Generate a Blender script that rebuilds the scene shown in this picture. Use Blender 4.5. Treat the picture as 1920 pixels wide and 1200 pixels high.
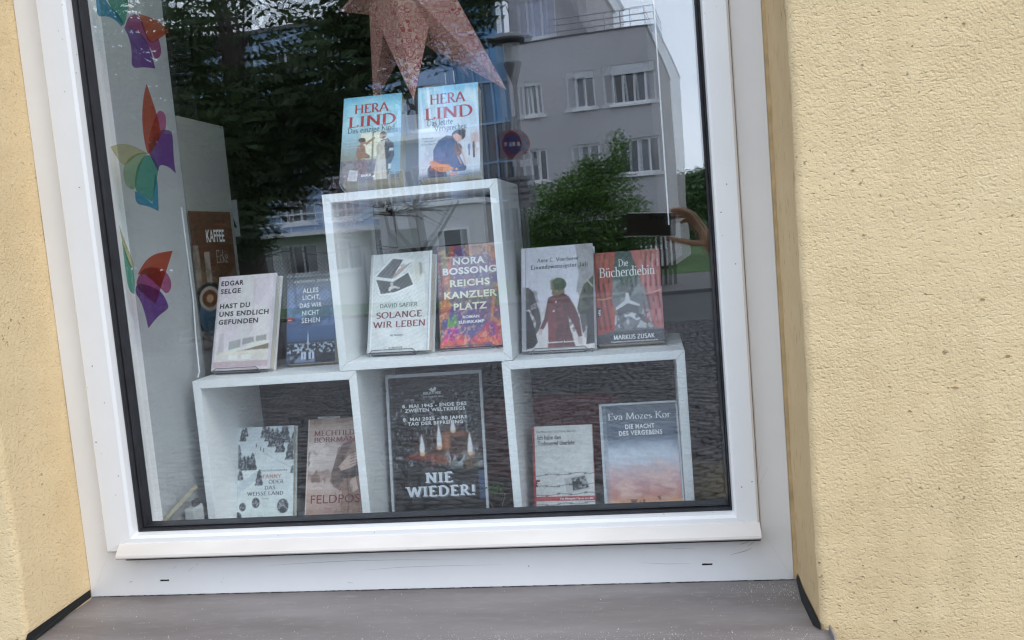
import bpy, math, random
import numpy as np
from mathutils import Vector, Matrix

for o in list(bpy.data.objects):
    bpy.data.objects.remove(o, do_unlink=True)
SC = bpy.context.scene
COL = SC.collection
random.seed(7)
RNG = np.random.default_rng(11)
R = math.radians

# ------------------------------------------------------------------ camera
cam_data = bpy.data.cameras.new('camera')
cam = bpy.data.objects.new('camera', cam_data)
COL.objects.link(cam)
CR = Vector((0.98583227, 0.1450521, -0.08422964))
CU = Vector((0.06944253, 0.10415817, 0.99213346))
CF = Vector((-0.15268425, 0.9839263, -0.0926097))
CP = Vector((0.06536855, -1.7108898, 0.24053252))
cam.matrix_world = Matrix(((CR.x, CU.x, -CF.x, CP.x), (CR.y, CU.y, -CF.y, CP.y), (CR.z, CU.z, -CF.z, CP.z), (0, 0, 0, 1)))
cam_data.sensor_width = 36
cam_data.lens = 1692.87 / 1920 * 36
cam_data.clip_start = 0.01
cam_data.clip_end = 600
SC.camera = cam

# ------------------------------------------------------------------ sky and sun
SUN_EL, SUN_AZ = R(45), R(116)          # azimuth measured from +y towards +x
w = bpy.data.worlds.new('World')
SC.world = w
w.use_nodes = True
nt = w.node_tree
nt.nodes.clear()
wo = nt.nodes.new('ShaderNodeOutputWorld')
bg = nt.nodes.new('ShaderNodeBackground')
sky = nt.nodes.new('ShaderNodeTexSky')
sky.sky_type = 'NISHITA'
sky.sun_disc = False
sky.sun_elevation = SUN_EL
sky.sun_rotation = SUN_AZ
sky.dust_density = 3.0
sky.air_density = 1.2
tc = nt.nodes.new('ShaderNodeTexCoord')
cn = nt.nodes.new('ShaderNodeTexNoise')
cn.inputs['Scale'].default_value = 3.0
cn.inputs['Detail'].default_value = 5
mp = nt.nodes.new('ShaderNodeMapping')
mp.inputs['Scale'].default_value = (1, 1, 2.6)
nt.links.new(tc.outputs['Generated'], mp.inputs['Vector'])
nt.links.new(mp.outputs['Vector'], cn.inputs['Vector'])
cr = nt.nodes.new('ShaderNodeValToRGB')
cr.color_ramp.elements[0].position = 0.35
cr.color_ramp.elements[0].color = (15.2, 17.6, 21.0, 1)
cr.color_ramp.elements[1].position = 0.65
cr.color_ramp.elements[1].color = (19.0, 21.2, 24.0, 1)
nt.links.new(cn.outputs['Fac'], cr.inputs['Fac'])
mx = nt.nodes.new('ShaderNodeMix')
mx.data_type = 'RGBA'
mx.inputs['Factor'].default_value = 0.8
nt.links.new(sky.outputs[0], mx.inputs['A'])
nt.links.new(cr.outputs['Color'], mx.inputs['B'])
nt.links.new(mx.outputs['Result'], bg.inputs['Color'])
bg.inputs['Strength'].default_value = 0.1
nt.links.new(bg.outputs[0], wo.inputs['Surface'])

sd = bpy.data.lights.new('sun', 'SUN')
sd.energy = 0.8
sd.angle = R(25)
sd.color = (1.0, 0.95, 0.88)
so = bpy.data.objects.new('sun', sd)
COL.objects.link(so)
sdir = Vector((math.sin(SUN_AZ) * math.cos(SUN_EL), math.cos(SUN_AZ) * math.cos(SUN_EL), math.sin(SUN_EL)))
so.rotation_euler = sdir.to_track_quat('Z', 'Y').to_euler()
so.location = sdir * 40

SC.view_settings.view_transform = 'Standard'
SC.view_settings.look = 'None'
SC.view_settings.gamma = 1
SC.view_settings.exposure = 0.13
SC.view_settings.use_curve_mapping = False
SC.render.engine = 'CYCLES'
cy = SC.cycles
cy.use_denoising = True
cy.use_adaptive_sampling = False
cy.pixel_filter_type = 'BLACKMAN_HARRIS'
cy.filter_width = 1.25
cy.transparent_max_bounces = 32
cy.max_bounces = 10
cy.transmission_bounces = 6
cy.glossy_bounces = 4
cy.diffuse_bounces = 4
cy.caustics_reflective = False
cy.caustics_refractive = False

# ------------------------------------------------------------------ helpers
def lin(c):
    return tuple(((v / 255) / 12.92 if v / 255 <= 0.04045 else ((v / 255 + 0.055) / 1.055) ** 2.4) for v in c)

def tag(o, label=None, cat=None, group=None, kind=None):
    if label: o['label'] = label
    if cat: o['category'] = cat
    if group: o['group'] = group
    if kind: o['kind'] = kind
    return o

def empty(name, loc=(0, 0, 0), mat=None):
    o = bpy.data.objects.new(name, None)
    COL.objects.link(o)
    o.empty_display_size = 0.05
    if mat is not None: o.matrix_world = mat
    else: o.location = loc
    return o

def link(name, me, m=None, parent=None):
    o = bpy.data.objects.new(name, me)
    COL.objects.link(o)
    if m is not None and not me.materials: me.materials.append(m)
    if parent is not None: o.parent = parent
    return o

class MB:
    """collects polygons"""
    def __init__(s): s.v = []; s.f = []
    def add(s, vs, fs):
        n = len(s.v); s.v += [tuple(p) for p in vs]; s.f += [tuple(i + n for i in f) for f in fs]
        return s
    def box(s, x0, x1, y0, y1, z0, z1):
        return s.add([(x0, y0, z0), (x1, y0, z0), (x1, y1, z0), (x0, y1, z0), (x0, y0, z1), (x1, y0, z1), (x1, y1, z1), (x0, y1, z1)],
                     [(0, 3, 2, 1), (4, 5, 6, 7), (0, 1, 5, 4), (1, 2, 6, 5), (2, 3, 7, 6), (3, 0, 4, 7)])
    def prism(s, poly, d0, d1, axis='y'):
        n = len(poly)
        if axis == 'y': f = lambda p, d: (p[0], d, p[1])
        elif axis == 'x': f = lambda p, d: (d, p[0], p[1])
        else: f = lambda p, d: (p[0], p[1], d)
        vs = [f(p, d0) for p in poly] + [f(p, d1) for p in poly]
        return s.add(vs, [tuple(range(n)), tuple(range(2 * n - 1, n - 1, -1))] + [(i, i + n, (i + 1) % n + n, (i + 1) % n) for i in range(n)])
    def tube(s, pts, r, n=8, r2=None):
        pts = [Vector(p) for p in pts]
        rings = []
        up = Vector((0.13, 0.31, 0.94)).normalized()
        for i, p in enumerate(pts):
            d = (pts[min(i + 1, len(pts) - 1)] - pts[max(i - 1, 0)]).normalized()
            a = d.cross(up)
            if a.length < 1e-3: a = d.cross(Vector((1, 0, 0)))
            a.normalize(); b = d.cross(a)
            rr = r if r2 is None else r + (r2 - r) * i / (len(pts) - 1)
            rings.append([p + a * rr * math.cos(2 * math.pi * k / n) + b * rr * math.sin(2 * math.pi * k / n) for k in range(n)])
        vs = [v for ring in rings for v in ring]
        fs = []
        for i in range(len(pts) - 1):
            for k in range(n):
                fs.append((i * n + k, i * n + (k + 1) % n, (i + 1) * n + (k + 1) % n, (i + 1) * n + k))
        fs.append(tuple(range(n))); fs.append(tuple((len(pts) - 1) * n + k for k in reversed(range(n))))
        return s.add(vs, fs)
    def lathe(s, prof, c, n=24):
        vs = []
        for r, z in prof:
            for k in range(n):
                a = 2 * math.pi * k / n
                vs.append((c[0] + r * math.cos(a), c[1] + r * math.sin(a), c[2] + z))
        fs = [(i * n + k, i * n + (k + 1) % n, (i + 1) * n + (k + 1) % n, (i + 1) * n + k) for i in range(len(prof) - 1) for k in range(n)]
        fs.append(tuple(range(n))); fs.append(tuple((len(prof) - 1) * n + k for k in reversed(range(n))))
        return s.add(vs, fs)
    def mesh(s, name, m=None, smooth=False):
        me = bpy.data.meshes.new(name)
        me.from_pydata(s.v, [], s.f); me.update()
        import bmesh
        b = bmesh.new(); b.from_mesh(me); bmesh.ops.recalc_face_normals(b, faces=b.faces); b.to_mesh(me); b.free()
        if m: me.materials.append(m)
        if smooth: me.polygons.foreach_set('use_smooth', [True] * len(me.polygons))
        return me
    def build(s, name, m=None, parent=None, smooth=False, bevel=0):
        o = link(name, s.mesh(name, m, smooth), None, parent)
        if bevel:
            md = o.modifiers.new('bevel', 'BEVEL'); md.width = bevel; md.segments = 2; md.limit_method = 'ANGLE'; md.harden_normals = False
        return o

_mc = {}
def mat(name, col, rough=0.6, var=0.0, scale=5.0, bump=0.0, bscale=50.0, bdist=0.001, metal=0.0, spec=0.5, col2=None, detail=4, stretch=(1, 1, 1), tl=0.0, coat=0.0):
    if name in _mc: return _mc[name]
    m = bpy.data.materials.new(name); m.use_nodes = True
    t = m.node_tree; b = t.nodes['Principled BSDF']
    b.inputs['Roughness'].default_value = rough
    b.inputs['Metallic'].default_value = metal
    b.inputs['Specular IOR Level'].default_value = spec
    b.inputs['Coat Weight'].default_value = coat
    c4 = tuple(col) + (1,)
    b.inputs['Base Color'].default_value = c4
    tcn = t.nodes.new('ShaderNodeTexCoord')
    mpn = t.nodes.new('ShaderNodeMapping'); mpn.inputs['Scale'].default_value = stretch
    t.links.new(tcn.outputs['Object'], mpn.inputs['Vector'])
    n = t.nodes.new('ShaderNodeTexNoise'); n.inputs['Scale'].default_value = scale; n.inputs['Detail'].default_value = detail
    t.links.new(mpn.outputs[0], n.inputs['Vector'])
    rmp = t.nodes.new('ShaderNodeValToRGB')
    if col2 is None:
        a = tuple(max(0, v * (1 - var)) for v in col); bb = tuple(min(1, v * (1 + var)) for v in col)
    else: a, bb = col, col2
    rmp.color_ramp.elements[0].color = tuple(a) + (1,); rmp.color_ramp.elements[0].position = 0.3
    rmp.color_ramp.elements[1].color = tuple(bb) + (1,); rmp.color_ramp.elements[1].position = 0.7
    t.links.new(n.outputs['Fac'], rmp.inputs['Fac']); t.links.new(rmp.outputs['Color'], b.inputs['Base Color'])
    if bump:
        n2 = t.nodes.new('ShaderNodeTexNoise'); n2.inputs['Scale'].default_value = bscale; n2.inputs['Detail'].default_value = 5
        t.links.new(mpn.outputs[0], n2.inputs['Vector'])
        bp = t.nodes.new('ShaderNodeBump'); bp.inputs['Strength'].default_value = bump; bp.inputs['Distance'].default_value = bdist
        t.links.new(n2.outputs['Fac'], bp.inputs['Height']); t.links.new(bp.outputs[0], b.inputs['Normal'])
    if tl:
        tr = t.nodes.new('ShaderNodeBsdfTranslucent'); t.links.new(rmp.outputs['Color'], tr.inputs['Color'])
        ms = t.nodes.new('ShaderNodeMixShader'); ms.inputs[0].default_value = tl
        t.links.new(b.outputs[0], ms.inputs[1]); t.links.new(tr.outputs[0], ms.inputs[2])
        t.links.new(ms.outputs[0], t.nodes['Material Output'].inputs['Surface'])
    _mc[name] = m
    return m

def glass_mat(name, trans, refl, seed=0.0):
    """clear pane: what lies behind passes through, plus a mirror reflection of the street; the pane is very slightly uneven"""
    m = bpy.data.materials.new(name); m.use_nodes = True
    t = m.node_tree; t.nodes.clear()
    o = t.nodes.new('ShaderNodeOutputMaterial')
    tr = t.nodes.new('ShaderNodeBsdfTransparent'); tr.inputs['Color'].default_value = trans + (1,)
    if refl is None:
        t.links.new(tr.outputs[0], o.inputs['Surface']); return m
    gl = t.nodes.new('ShaderNodeBsdfGlossy'); gl.inputs['Roughness'].default_value = 0.0
    gl.inputs['Color'].default_value = refl + (1,)
    tcn = t.nodes.new('ShaderNodeTexCoord'); mpn = t.nodes.new('ShaderNodeMapping'); mpn.inputs['Location'].default_value = (seed, seed, 0)
    t.links.new(tcn.outputs['Object'], mpn.inputs['Vector'])
    n = t.nodes.new('ShaderNodeTexNoise'); n.inputs['Scale'].default_value = 5.0; n.inputs['Detail'].default_value = 1.0
    t.links.new(mpn.outputs[0], n.inputs['Vector'])
    b = t.nodes.new('ShaderNodeBump'); b.inputs['Strength'].default_value = 1.0; b.inputs['Distance'].default_value = 0.00022
    t.links.new(n.outputs['Fac'], b.inputs['Height']); t.links.new(b.outputs[0], gl.inputs['Normal'])
    ad = t.nodes.new('ShaderNodeAddShader')
    t.links.new(tr.outputs[0], ad.inputs[0]); t.links.new(gl.outputs[0], ad.inputs[1]); t.links.new(ad.outputs[0], o.inputs['Surface'])
    return m

def film_mat(name, col):
    m = bpy.data.materials.new(name); m.use_nodes = True
    t = m.node_tree; t.nodes.clear()
    o = t.nodes.new('ShaderNodeOutputMaterial')
    tr = t.nodes.new('ShaderNodeBsdfTransparent'); tr.inputs['Color'].default_value = tuple(col) + (1,)
    df = t.nodes.new('ShaderNodeBsdfTranslucent'); df.inputs['Color'].default_value = tuple(col) + (1,)
    d2 = t.nodes.new('ShaderNodeBsdfDiffuse'); d2.inputs['Color'].default_value = tuple(v * 0.8 for v in col) + (1,)
    n = t.nodes.new('ShaderNodeTexNoise'); n.inputs['Scale'].default_value = 30
    rp = t.nodes.new('ShaderNodeMapRange'); rp.inputs['To Min'].default_value = 0.14; rp.inputs['To Max'].default_value = 0.28
    t.links.new(n.outputs['Fac'], rp.inputs['Value'])
    mm = t.nodes.new('ShaderNodeMixShader'); mm.inputs[0].default_value = 0.6
    t.links.new(df.outputs[0], mm.inputs[1]); t.links.new(d2.outputs[0], mm.inputs[2])
    ms = t.nodes.new('ShaderNodeMixShader')
    t.links.new(rp.outputs[0], ms.inputs[0]); t.links.new(tr.outputs[0], ms.inputs[1]); t.links.new(mm.outputs[0], ms.inputs[2])
    t.links.new(ms.outputs[0], o.inputs['Surface'])
    return m

def rects_ring(loops, top=1.6):
    """swept rectangular frame; every loop is (x_left, x_right, z_bottom, y, inset of the top)"""
    mb = MB(); n = len(loops)
    vs = []
    for xl, xr, zb, y, it in loops:
        vs += [(xl, y, zb), (xr, y, zb), (xr, y, top - it), (xl, y, top - it)]
    fs = []
    for i in range(n - 1):
        for k in range(4):
            fs.append((i * 4 + k, i * 4 + (k + 1) % 4, (i + 1) * 4 + (k + 1) % 4, (i + 1) * 4 + k))
    return mb.add(vs, fs)

# ------------------------------------------------------------------ materials of the near scene
def stucco_mat(name, c1, c2, amp=1.0, pores=False):
    m = bpy.data.materials.new(name); m.use_nodes = True
    t = m.node_tree; b = t.nodes['Principled BSDF']
    b.inputs['Roughness'].default_value = 0.92; b.inputs['Specular IOR Level'].default_value = 0.2
    tcn = t.nodes.new('ShaderNodeTexCoord')
    def noise(sc, det, rough=0.55, stretch=(1, 1, 1)):
        mpn = t.nodes.new('ShaderNodeMapping'); mpn.inputs['Scale'].default_value = stretch
        t.links.new(tcn.outputs['Object'], mpn.inputs['Vector'])
        n = t.nodes.new('ShaderNodeTexNoise'); n.inputs['Scale'].default_value = sc; n.inputs['Detail'].default_value = det; n.inputs['Roughness'].default_value = rough
        t.links.new(mpn.outputs[0], n.inputs['Vector']); return n.outputs['Fac']
    def math_(op, a, b_, cl=False):
        q = t.nodes.new('ShaderNodeMath'); q.operation = op; q.use_clamp = cl
        for i, x in enumerate((a, b_)):
            if isinstance(x, (int, float)): q.inputs[i].default_value = x
            else: t.links.new(x, q.inputs[i])
        return q.outputs[0]
    def rng(x, a, b_, c, d):
        q = t.nodes.new('ShaderNodeMapRange')
        for k, v in zip(('From Min', 'From Max', 'To Min', 'To Max'), (a, b_, c, d)): q.inputs[k].default_value = v
        t.links.new(x, q.inputs['Value']); return q.outputs[0]
    vo = t.nodes.new('ShaderNodeTexVoronoi'); vo.feature = 'SMOOTH_F1'; vo.inputs['Scale'].default_value = 235; vo.inputs['Smoothness'].default_value = 0.6
    dst = t.nodes.new('ShaderNodeTexNoise'); dst.inputs['Scale'].default_value = 90
    mxv = t.nodes.new('ShaderNodeMix'); mxv.data_type = 'VECTOR'; mxv.inputs['Factor'].default_value = 0.012
    t.links.new(tcn.outputs['Object'], dst.inputs['Vector']); t.links.new(tcn.outputs['Object'], mxv.inputs['A']); t.links.new(dst.outputs['Color'], mxv.inputs['B']); t.links.new(mxv.outputs['Result'], vo.inputs['Vector'])
    grain = noise(290, 4, 0.6); med = noise(105, 3, 0.55, (1, 1, 1.1)); area = noise(6.5, 3); big = noise(2.2, 3); patch = noise(24, 3)
    rough_area = rng(area, .36, .64, .5, 1.25)
    h = math_('ADD', math_('MULTIPLY', grain, .62), math_('MULTIPLY', vo.outputs['Distance'], -.30))
    h = math_('MULTIPLY', h, rough_area)
    h = math_('ADD', h, math_('MULTIPLY', med, .34))
    h = math_('ADD', h, math_('MULTIPLY', patch, .35))
    pit = noise(120, 2, .5, (1, 1, .22 if pores else 1)); pitg = rng(noise(9, 2), .45, .6, 0, 1)
    pm = rng(pit, .25, .33, 1, 0)
    pm2 = math_('MULTIPLY', pm, pitg) if not pores else rng(pit, .28, .38, 1, 0)
    h = math_('ADD', h, math_('MULTIPLY', pm2, -1.0))
    if not pores: h = math_('ADD', h, rng(noise(170, 2, .5, (.8, 1, 1.2)), .30, .44, -.35, 0))
    bp = t.nodes.new('ShaderNodeBump'); bp.inputs['Strength'].default_value = 1.0; bp.inputs['Distance'].default_value = 0.0025 * amp
    t.links.new(h, bp.inputs['Height']); t.links.new(bp.outputs[0], b.inputs['Normal'])
    rmp = t.nodes.new('ShaderNodeValToRGB')
    rmp.color_ramp.elements[0].color = tuple(c1) + (1,); rmp.color_ramp.elements[0].position = 0.3
    rmp.color_ramp.elements[1].color = tuple(c2) + (1,); rmp.color_ramp.elements[1].position = 0.7
    t.links.new(math_('ADD', math_('MULTIPLY', big, .6), math_('MULTIPLY', patch, .4)), rmp.inputs['Fac'])
    mxx = t.nodes.new('ShaderNodeMix'); mxx.data_type = 'RGBA'; mxx.inputs['B'].default_value = (c1[0] * .45, c1[1] * .42, c1[2] * .36, 1)
    run = rng(noise(3.2, 5, .6, (3.5, 1, .45)), .52, .78, 0, .22)
    t.links.new(math_('ADD', math_('MULTIPLY', pm2, .55), run, True), mxx.inputs['Factor']); t.links.new(rmp.outputs['Color'], mxx.inputs['A']); t.links.new(mxx.outputs['Result'], b.inputs['Base Color'])
    return m

M = {}
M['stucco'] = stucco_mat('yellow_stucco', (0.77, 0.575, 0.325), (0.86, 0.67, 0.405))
M['reveal'] = stucco_mat('shaded_reveal_stucco', (0.62, 0.45, 0.25), (0.70, 0.53, 0.31), 0.5, True)  # porous stucco of the right reveal, its shade put into a darker colour

def upvc():
    m = bpy.data.materials.new('white_window_plastic'); m.use_nodes = True
    t = m.node_tree; b = t.nodes['Principled BSDF']
    b.inputs['Roughness'].default_value = 0.38
    tcn = t.nodes.new('ShaderNodeTexCoord')
    mpn = t.nodes.new('ShaderNodeMapping'); mpn.inputs['Scale'].default_value = (1.0, 1, 1)
    t.links.new(tcn.outputs['Object'], mpn.inputs['Vector'])
    n = t.nodes.new('ShaderNodeTexNoise'); n.inputs['Scale'].default_value = 4; n.inputs['Detail'].default_value = 6; n.inputs['Roughness'].default_value = 0.7
    t.links.new(mpn.outputs[0], n.inputs['Vector'])
    rmp = t.nodes.new('ShaderNodeValToRGB')
    rmp.color_ramp.elements[0].color = (0.84, 0.83, 0.83, 1); rmp.color_ramp.elements[0].position = 0.25
    rmp.color_ramp.elements[1].color = (0.89, 0.88, 0.88, 1); rmp.color_ramp.elements[1].position = 0.6
    t.links.new(n.outputs['Fac'], rmp.inputs['Fac'])
    # tiny dark dirt specks
    s = t.nodes.new('ShaderNodeTexNoise'); s.inputs['Scale'].default_value = 130; s.inputs['Detail'].default_value = 1
    t.links.new(tcn.outputs['Object'], s.inputs['Vector'])
    sr = t.nodes.new('ShaderNodeMapRange'); sr.inputs['From Min'].default_value = 0.79; sr.inputs['From Max'].default_value = 0.82
    t.links.new(s.outputs['Fac'], sr.inputs['Value'])
    mxx = t.nodes.new('ShaderNodeMix'); mxx.data_type = 'RGBA'; mxx.inputs['B'].default_value = (0.2, 0.19, 0.17, 1)
    t.links.new(sr.outputs[0], mxx.inputs['Factor']); t.links.new(rmp.outputs['Color'], mxx.inputs['A'])
    t.links.new(mxx.outputs['Result'], b.inputs['Base Color'])
    b2 = t.nodes.new('ShaderNodeBump'); b2.inputs['Strength'].default_value = 0.15; b2.inputs['Distance'].default_value = 0.001
    t.links.new(n.outputs['Fac'], b2.inputs['Height']); t.links.new(b2.outputs[0], b.inputs['Normal'])
    return m
M['upvc'] = upvc()
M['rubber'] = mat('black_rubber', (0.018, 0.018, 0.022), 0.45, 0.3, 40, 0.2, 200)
M['spacer'] = mat('dark_spacer', (0.03, 0.03, 0.033), 0.5)
M['rail'] = mat('cream_anodised_rail', (0.74, 0.68, 0.63), 0.42, 0.07, 20, 0.15, 120, stretch=(0.3, 1, 1))
M['dark'] = mat('slot_dark', (0.01, 0.01, 0.01), 0.8)
M['scuff'] = mat('grey_scuff', (0.42, 0.42, 0.45), 0.7)

def sill_mat():
    m = bpy.data.materials.new('taupe_coated_sill'); m.use_nodes = True
    t = m.node_tree; b = t.nodes['Principled BSDF']
    b.inputs['Roughness'].default_value = 0.55
    tcn = t.nodes.new('ShaderNodeTexCoord')
    def nz(sc, det, st):
        mpn = t.nodes.new('ShaderNodeMapping'); mpn.inputs['Scale'].default_value = st
        t.links.new(tcn.outputs['Object'], mpn.inputs['Vector'])
        n = t.nodes.new('ShaderNodeTexNoise'); n.inputs['Scale'].default_value = sc; n.inputs['Detail'].default_value = det
        t.links.new(mpn.outputs[0], n.inputs['Vector']); return n
    a = nz(6, 6, (0.5, 2.5, 1)); c = nz(90, 5, (0.35, 1.3, 1)); d = nz(260, 2, (1, 1, 1)); e = nz(5, 3, (1, 1, 1))
    rmp = t.nodes.new('ShaderNodeValToRGB')
    rmp.color_ramp.elements[0].color = (0.175, 0.150, 0.142, 1); rmp.color_ramp.elements[0].position = 0.3
    rmp.color_ramp.elements[1].color = (0.27, 0.242, 0.236, 1); rmp.color_ramp.elements[1].position = 0.7
    t.links.new(a.outputs['Fac'], rmp.inputs['Fac'])
    r1 = t.nodes.new('ShaderNodeMapRange'); r1.inputs['From Min'].default_value = 0.55; r1.inputs['From Max'].default_value = 0.8; r1.inputs['To Max'].default_value = 0.22
    t.links.new(c.outputs['Fac'], r1.inputs['Value'])
    r2 = t.nodes.new('ShaderNodeMapRange'); r2.inputs['From Min'].default_value = 0.73; r2.inputs['From Max'].default_value = 0.78; r2.inputs['To Max'].default_value = 0.75
    t.links.new(d.outputs['Fac'], r2.inputs['Value'])
    r3 = t.nodes.new('ShaderNodeMapRange'); r3.inputs['From Min'].default_value = 0.42; r3.inputs['From Max'].default_value = 0.62
    t.links.new(e.outputs['Fac'], r3.inputs['Value'])
    mu = t.nodes.new('ShaderNodeMath'); mu.operation = 'MULTIPLY'
    t.links.new(r2.outputs[0], mu.inputs[0]); t.links.new(r3.outputs[0], mu.inputs[1])
    ad = t.nodes.new('ShaderNodeMath'); ad.operation = 'ADD'; ad.use_clamp = True
    t.links.new(r1.outputs[0], ad.inputs[0]); t.links.new(mu.outputs[0], ad.inputs[1])
    mxx = t.nodes.new('ShaderNodeMix'); mxx.data_type = 'RGBA'; mxx.inputs['B'].default_value = (0.5, 0.47, 0.43, 1)
    t.links.new(ad.outputs[0], mxx.inputs['Factor']); t.links.new(rmp.outputs['Color'], mxx.inputs['A'])
    t.links.new(mxx.outputs['Result'], b.inputs['Base Color'])
    bp = t.nodes.new('ShaderNodeBump'); bp.inputs['Strength'].default_value = 0.25; bp.inputs['Distance'].default_value = 0.001
    t.links.new(c.outputs['Fac'], bp.inputs['Height']); t.links.new(bp.outputs[0], b.inputs['Normal'])
    return m
M['sill'] = sill_mat()
M['shelfwhite'] = mat('white_lacquered_board', (0.86, 0.88, 0.88), 0.45, 0.03, 8, 0.08, 300)
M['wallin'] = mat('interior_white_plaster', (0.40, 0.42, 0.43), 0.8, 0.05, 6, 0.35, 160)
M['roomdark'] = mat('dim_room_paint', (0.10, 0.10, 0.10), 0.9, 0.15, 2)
M['asphalt'] = mat('asphalt', (0.045, 0.045, 0.047), 0.85, 0.25, 3, 0.4, 60, 0.004)

# ------------------------------------------------------------------ the setting: ground
GZ = -1.26
g = MB().add([(-150, -260, GZ - 0.02), (150, -260, GZ - 0.02), (150, 60, GZ - 0.02), (-150, 60, GZ - 0.02)], [(0, 1, 2, 3)]).build('ground', mat('packed_ground', (0.13, 0.12, 0.10), 0.95, 0.3, 0.6))
tag(g, kind='structure')
lawn_m = mat('lawn_grass', (0.03, 0.07, 0.014), 0.9, col2=(0.06, 0.135, 0.026), scale=2.0, bump=0.8, bscale=40, bdist=0.03, detail=8)
lawn = MB().add([(-60, -120, GZ + 0.03), (60, -120, GZ + 0.03), (60, -25.3, GZ + 0.03), (-3.6, -25.3, GZ + 0.03), (-3.6, -18.0, GZ + .03), (-60, -18.0, GZ + 0.03)], [(0, 1, 2, 3, 4, 5)]).build('lawn', lawn_m)
tag(lawn, kind='structure')
pav2 = MB().box(-60, 60, -25.3, -18.3, GZ - 0.018, GZ + 0.02).build('pavement', mat('pale_paving', (0.11, 0.108, 0.105), 0.9, 0.15, 4, 0.3, 30, 0.004))
tag(pav2, kind='structure')
kerb = MB().box(-60, 60, -18.297, -18.12, GZ - 0.018, GZ + 0.07).build('kerb', mat('granite_kerb', (0.11, 0.11, 0.11), 0.8, 0.2, 30))
tag(kerb, kind='structure')
road = MB().box(-60, 60, -18.117, -12.6, GZ - 0.018, GZ - 0.002).build('road', M['asphalt'])
tag(road, kind='structure')
near = MB().box(-60, 60, -2.6, -0.42, GZ - 0.018, GZ + 0.06).build('pavement', mat('grey_paving', (0.22, 0.215, 0.21), 0.9, 0.2, 5, 0.3, 30, 0.003))
tag(near, kind='structure')
# cobbled street
street = MB().box(-60, 60, -12.597, -2.603, GZ - 0.018, GZ - 0.012).build('street', mat('sett_joint_sand', (0.018, 0.016, 0.015), 0.95, 0.3, 20))
tag(street, kind='structure')
sett_m = mat('granite_setts', (0.045, 0.043, 0.045), 0.8, spec=.25, col2=(0.165, 0.16, 0.16), scale=9, bump=0.3, bscale=70, bdist=0.002, detail=6)

def sett_verts(cx, cy, w_, d_, a, h, tilt):
    i = 0.72
    ca, sa = math.cos(a), math.sin(a)
    out = []
    for k, (sx, sy, z) in enumerate([(-1, -1, -0.01), (1, -1, -0.01), (1, 1, -0.01), (-1, 1, -0.01), (-i, -i, h), (i, -i, h), (i, i, h), (-i, i, h)]):
        x, y = sx * w_ / 2, sy * d_ / 2
        zz = z + (tilt[0] * sx + tilt[1] * sy if z > 0 else 0)
        out.append((cx + x * ca - y * sa, cy + x * sa + y * ca, GZ + zz))
    return out
SF = [(4, 5, 6, 7), (0, 1, 5, 4), (1, 2, 6, 5), (2, 3, 7, 6), (3, 0, 4, 7)]
setts = []
pitch = 0.092
yy = -2.65
row = 0
while yy > -12.5:
    x = -8.6 + random.uniform(0, .05)
    while x < 1.9:
        ww = pitch * random.uniform(0.85, 1.25)
        ph = (x / 1.35) * math.pi
        arc = 0.34 * abs(math.sin(ph))
        dydx = 0.34 * math.cos(ph) * (1 if math.sin(ph) > 0 else -1) * math.pi / 1.35
        cx, cyy = x + ww / 2, yy - 0.34 + arc + random.uniform(-.006, .006)
        if -12.5 < cyy < -2.66 and abs(cx - 0.065) < 0.72 * (abs(cyy) + 1.5):
            setts.append((cx, cyy, ww * 0.90, pitch * random.uniform(0.80, 0.94) , math.atan(dydx) * 0.9, random.uniform(0.016, 0.034), (random.uniform(-.003, .003), random.uniform(-.003, .003))))
        x += ww * math.cos(math.atan(dydx) * 0.9) + 0.004
    yy -= pitch * 1.05
    row += 1
vis = sorted(range(len(setts)), key=lambda i: (math.hypot(setts[i][0] + 1.2, setts[i][1] + 3.2)))
near_ids = set(vis[:290])
mb = MB()
for i, s in enumerate(setts):
    if i in near_ids: continue
    mb.add(sett_verts(*s), SF)
me = bpy.data.meshes.new('cobblestones'); me.from_pydata(mb.v, [], mb.f); me.materials.append(sett_m)
far_setts = link('cobblestones', me, None, street); far_setts['kind'] = 'stuff'
variants = []
for k in range(6):
    me = bpy.data.meshes.new('cobblestone')
    me.from_pydata([(v[0], v[1], v[2] - GZ) for v in sett_verts(0, 0, pitch * random.uniform(.85, 1.12), pitch * .9, 0, random.uniform(.013, .022), (random.uniform(-.003, .003), random.uniform(-.003, .003)))], [], SF)
    me.materials.append(sett_m); variants.append(me)
for i in sorted(near_ids):
    s = setts[i]
    o = link('cobblestone', variants[i % 6], None, street)
    o.location = (s[0], s[1], GZ); o.rotation_euler = (0, 0, s[4])

# ------------------------------------------------------------------ the shop wall around the window
XL, XR, ZB, ZT = -1.0, 0.272, -0.3616, 1.6     # opening
WY = -0.40                                      # outer wall face
wall = empty('shop_wall', (0, WY, GZ))
tag(wall, 'yellow rough stucco house wall around the shop window', 'wall')
def wp(name, mb_, m, **k):
    o = mb_.build(name, m, None, **k); o.parent = wall; o.matrix_parent_inverse = Matrix.Translation((0, -WY, -GZ)); return o
rb = 0.010  # rounding of the arris
def side_profile(xc, s):
    """plan outline from far out on the face, round the corner, into the reveal; s=+1 right side"""
    pts = [(xc + s * 6.0, WY)]
    for k in range(7):
        a = k / 6 * math.pi / 2
        pts.append((xc + s * (rb - rb * math.sin(a)), WY + rb - rb * math.cos(a)))
    return pts
def wobble(z, k):
    return 0.0010 * math.sin(z * 17 + k) + 0.0005 * math.sin(z * 61 + 2 * k) + 0.0004 * math.sin(z * 171 + k * 3)
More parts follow.
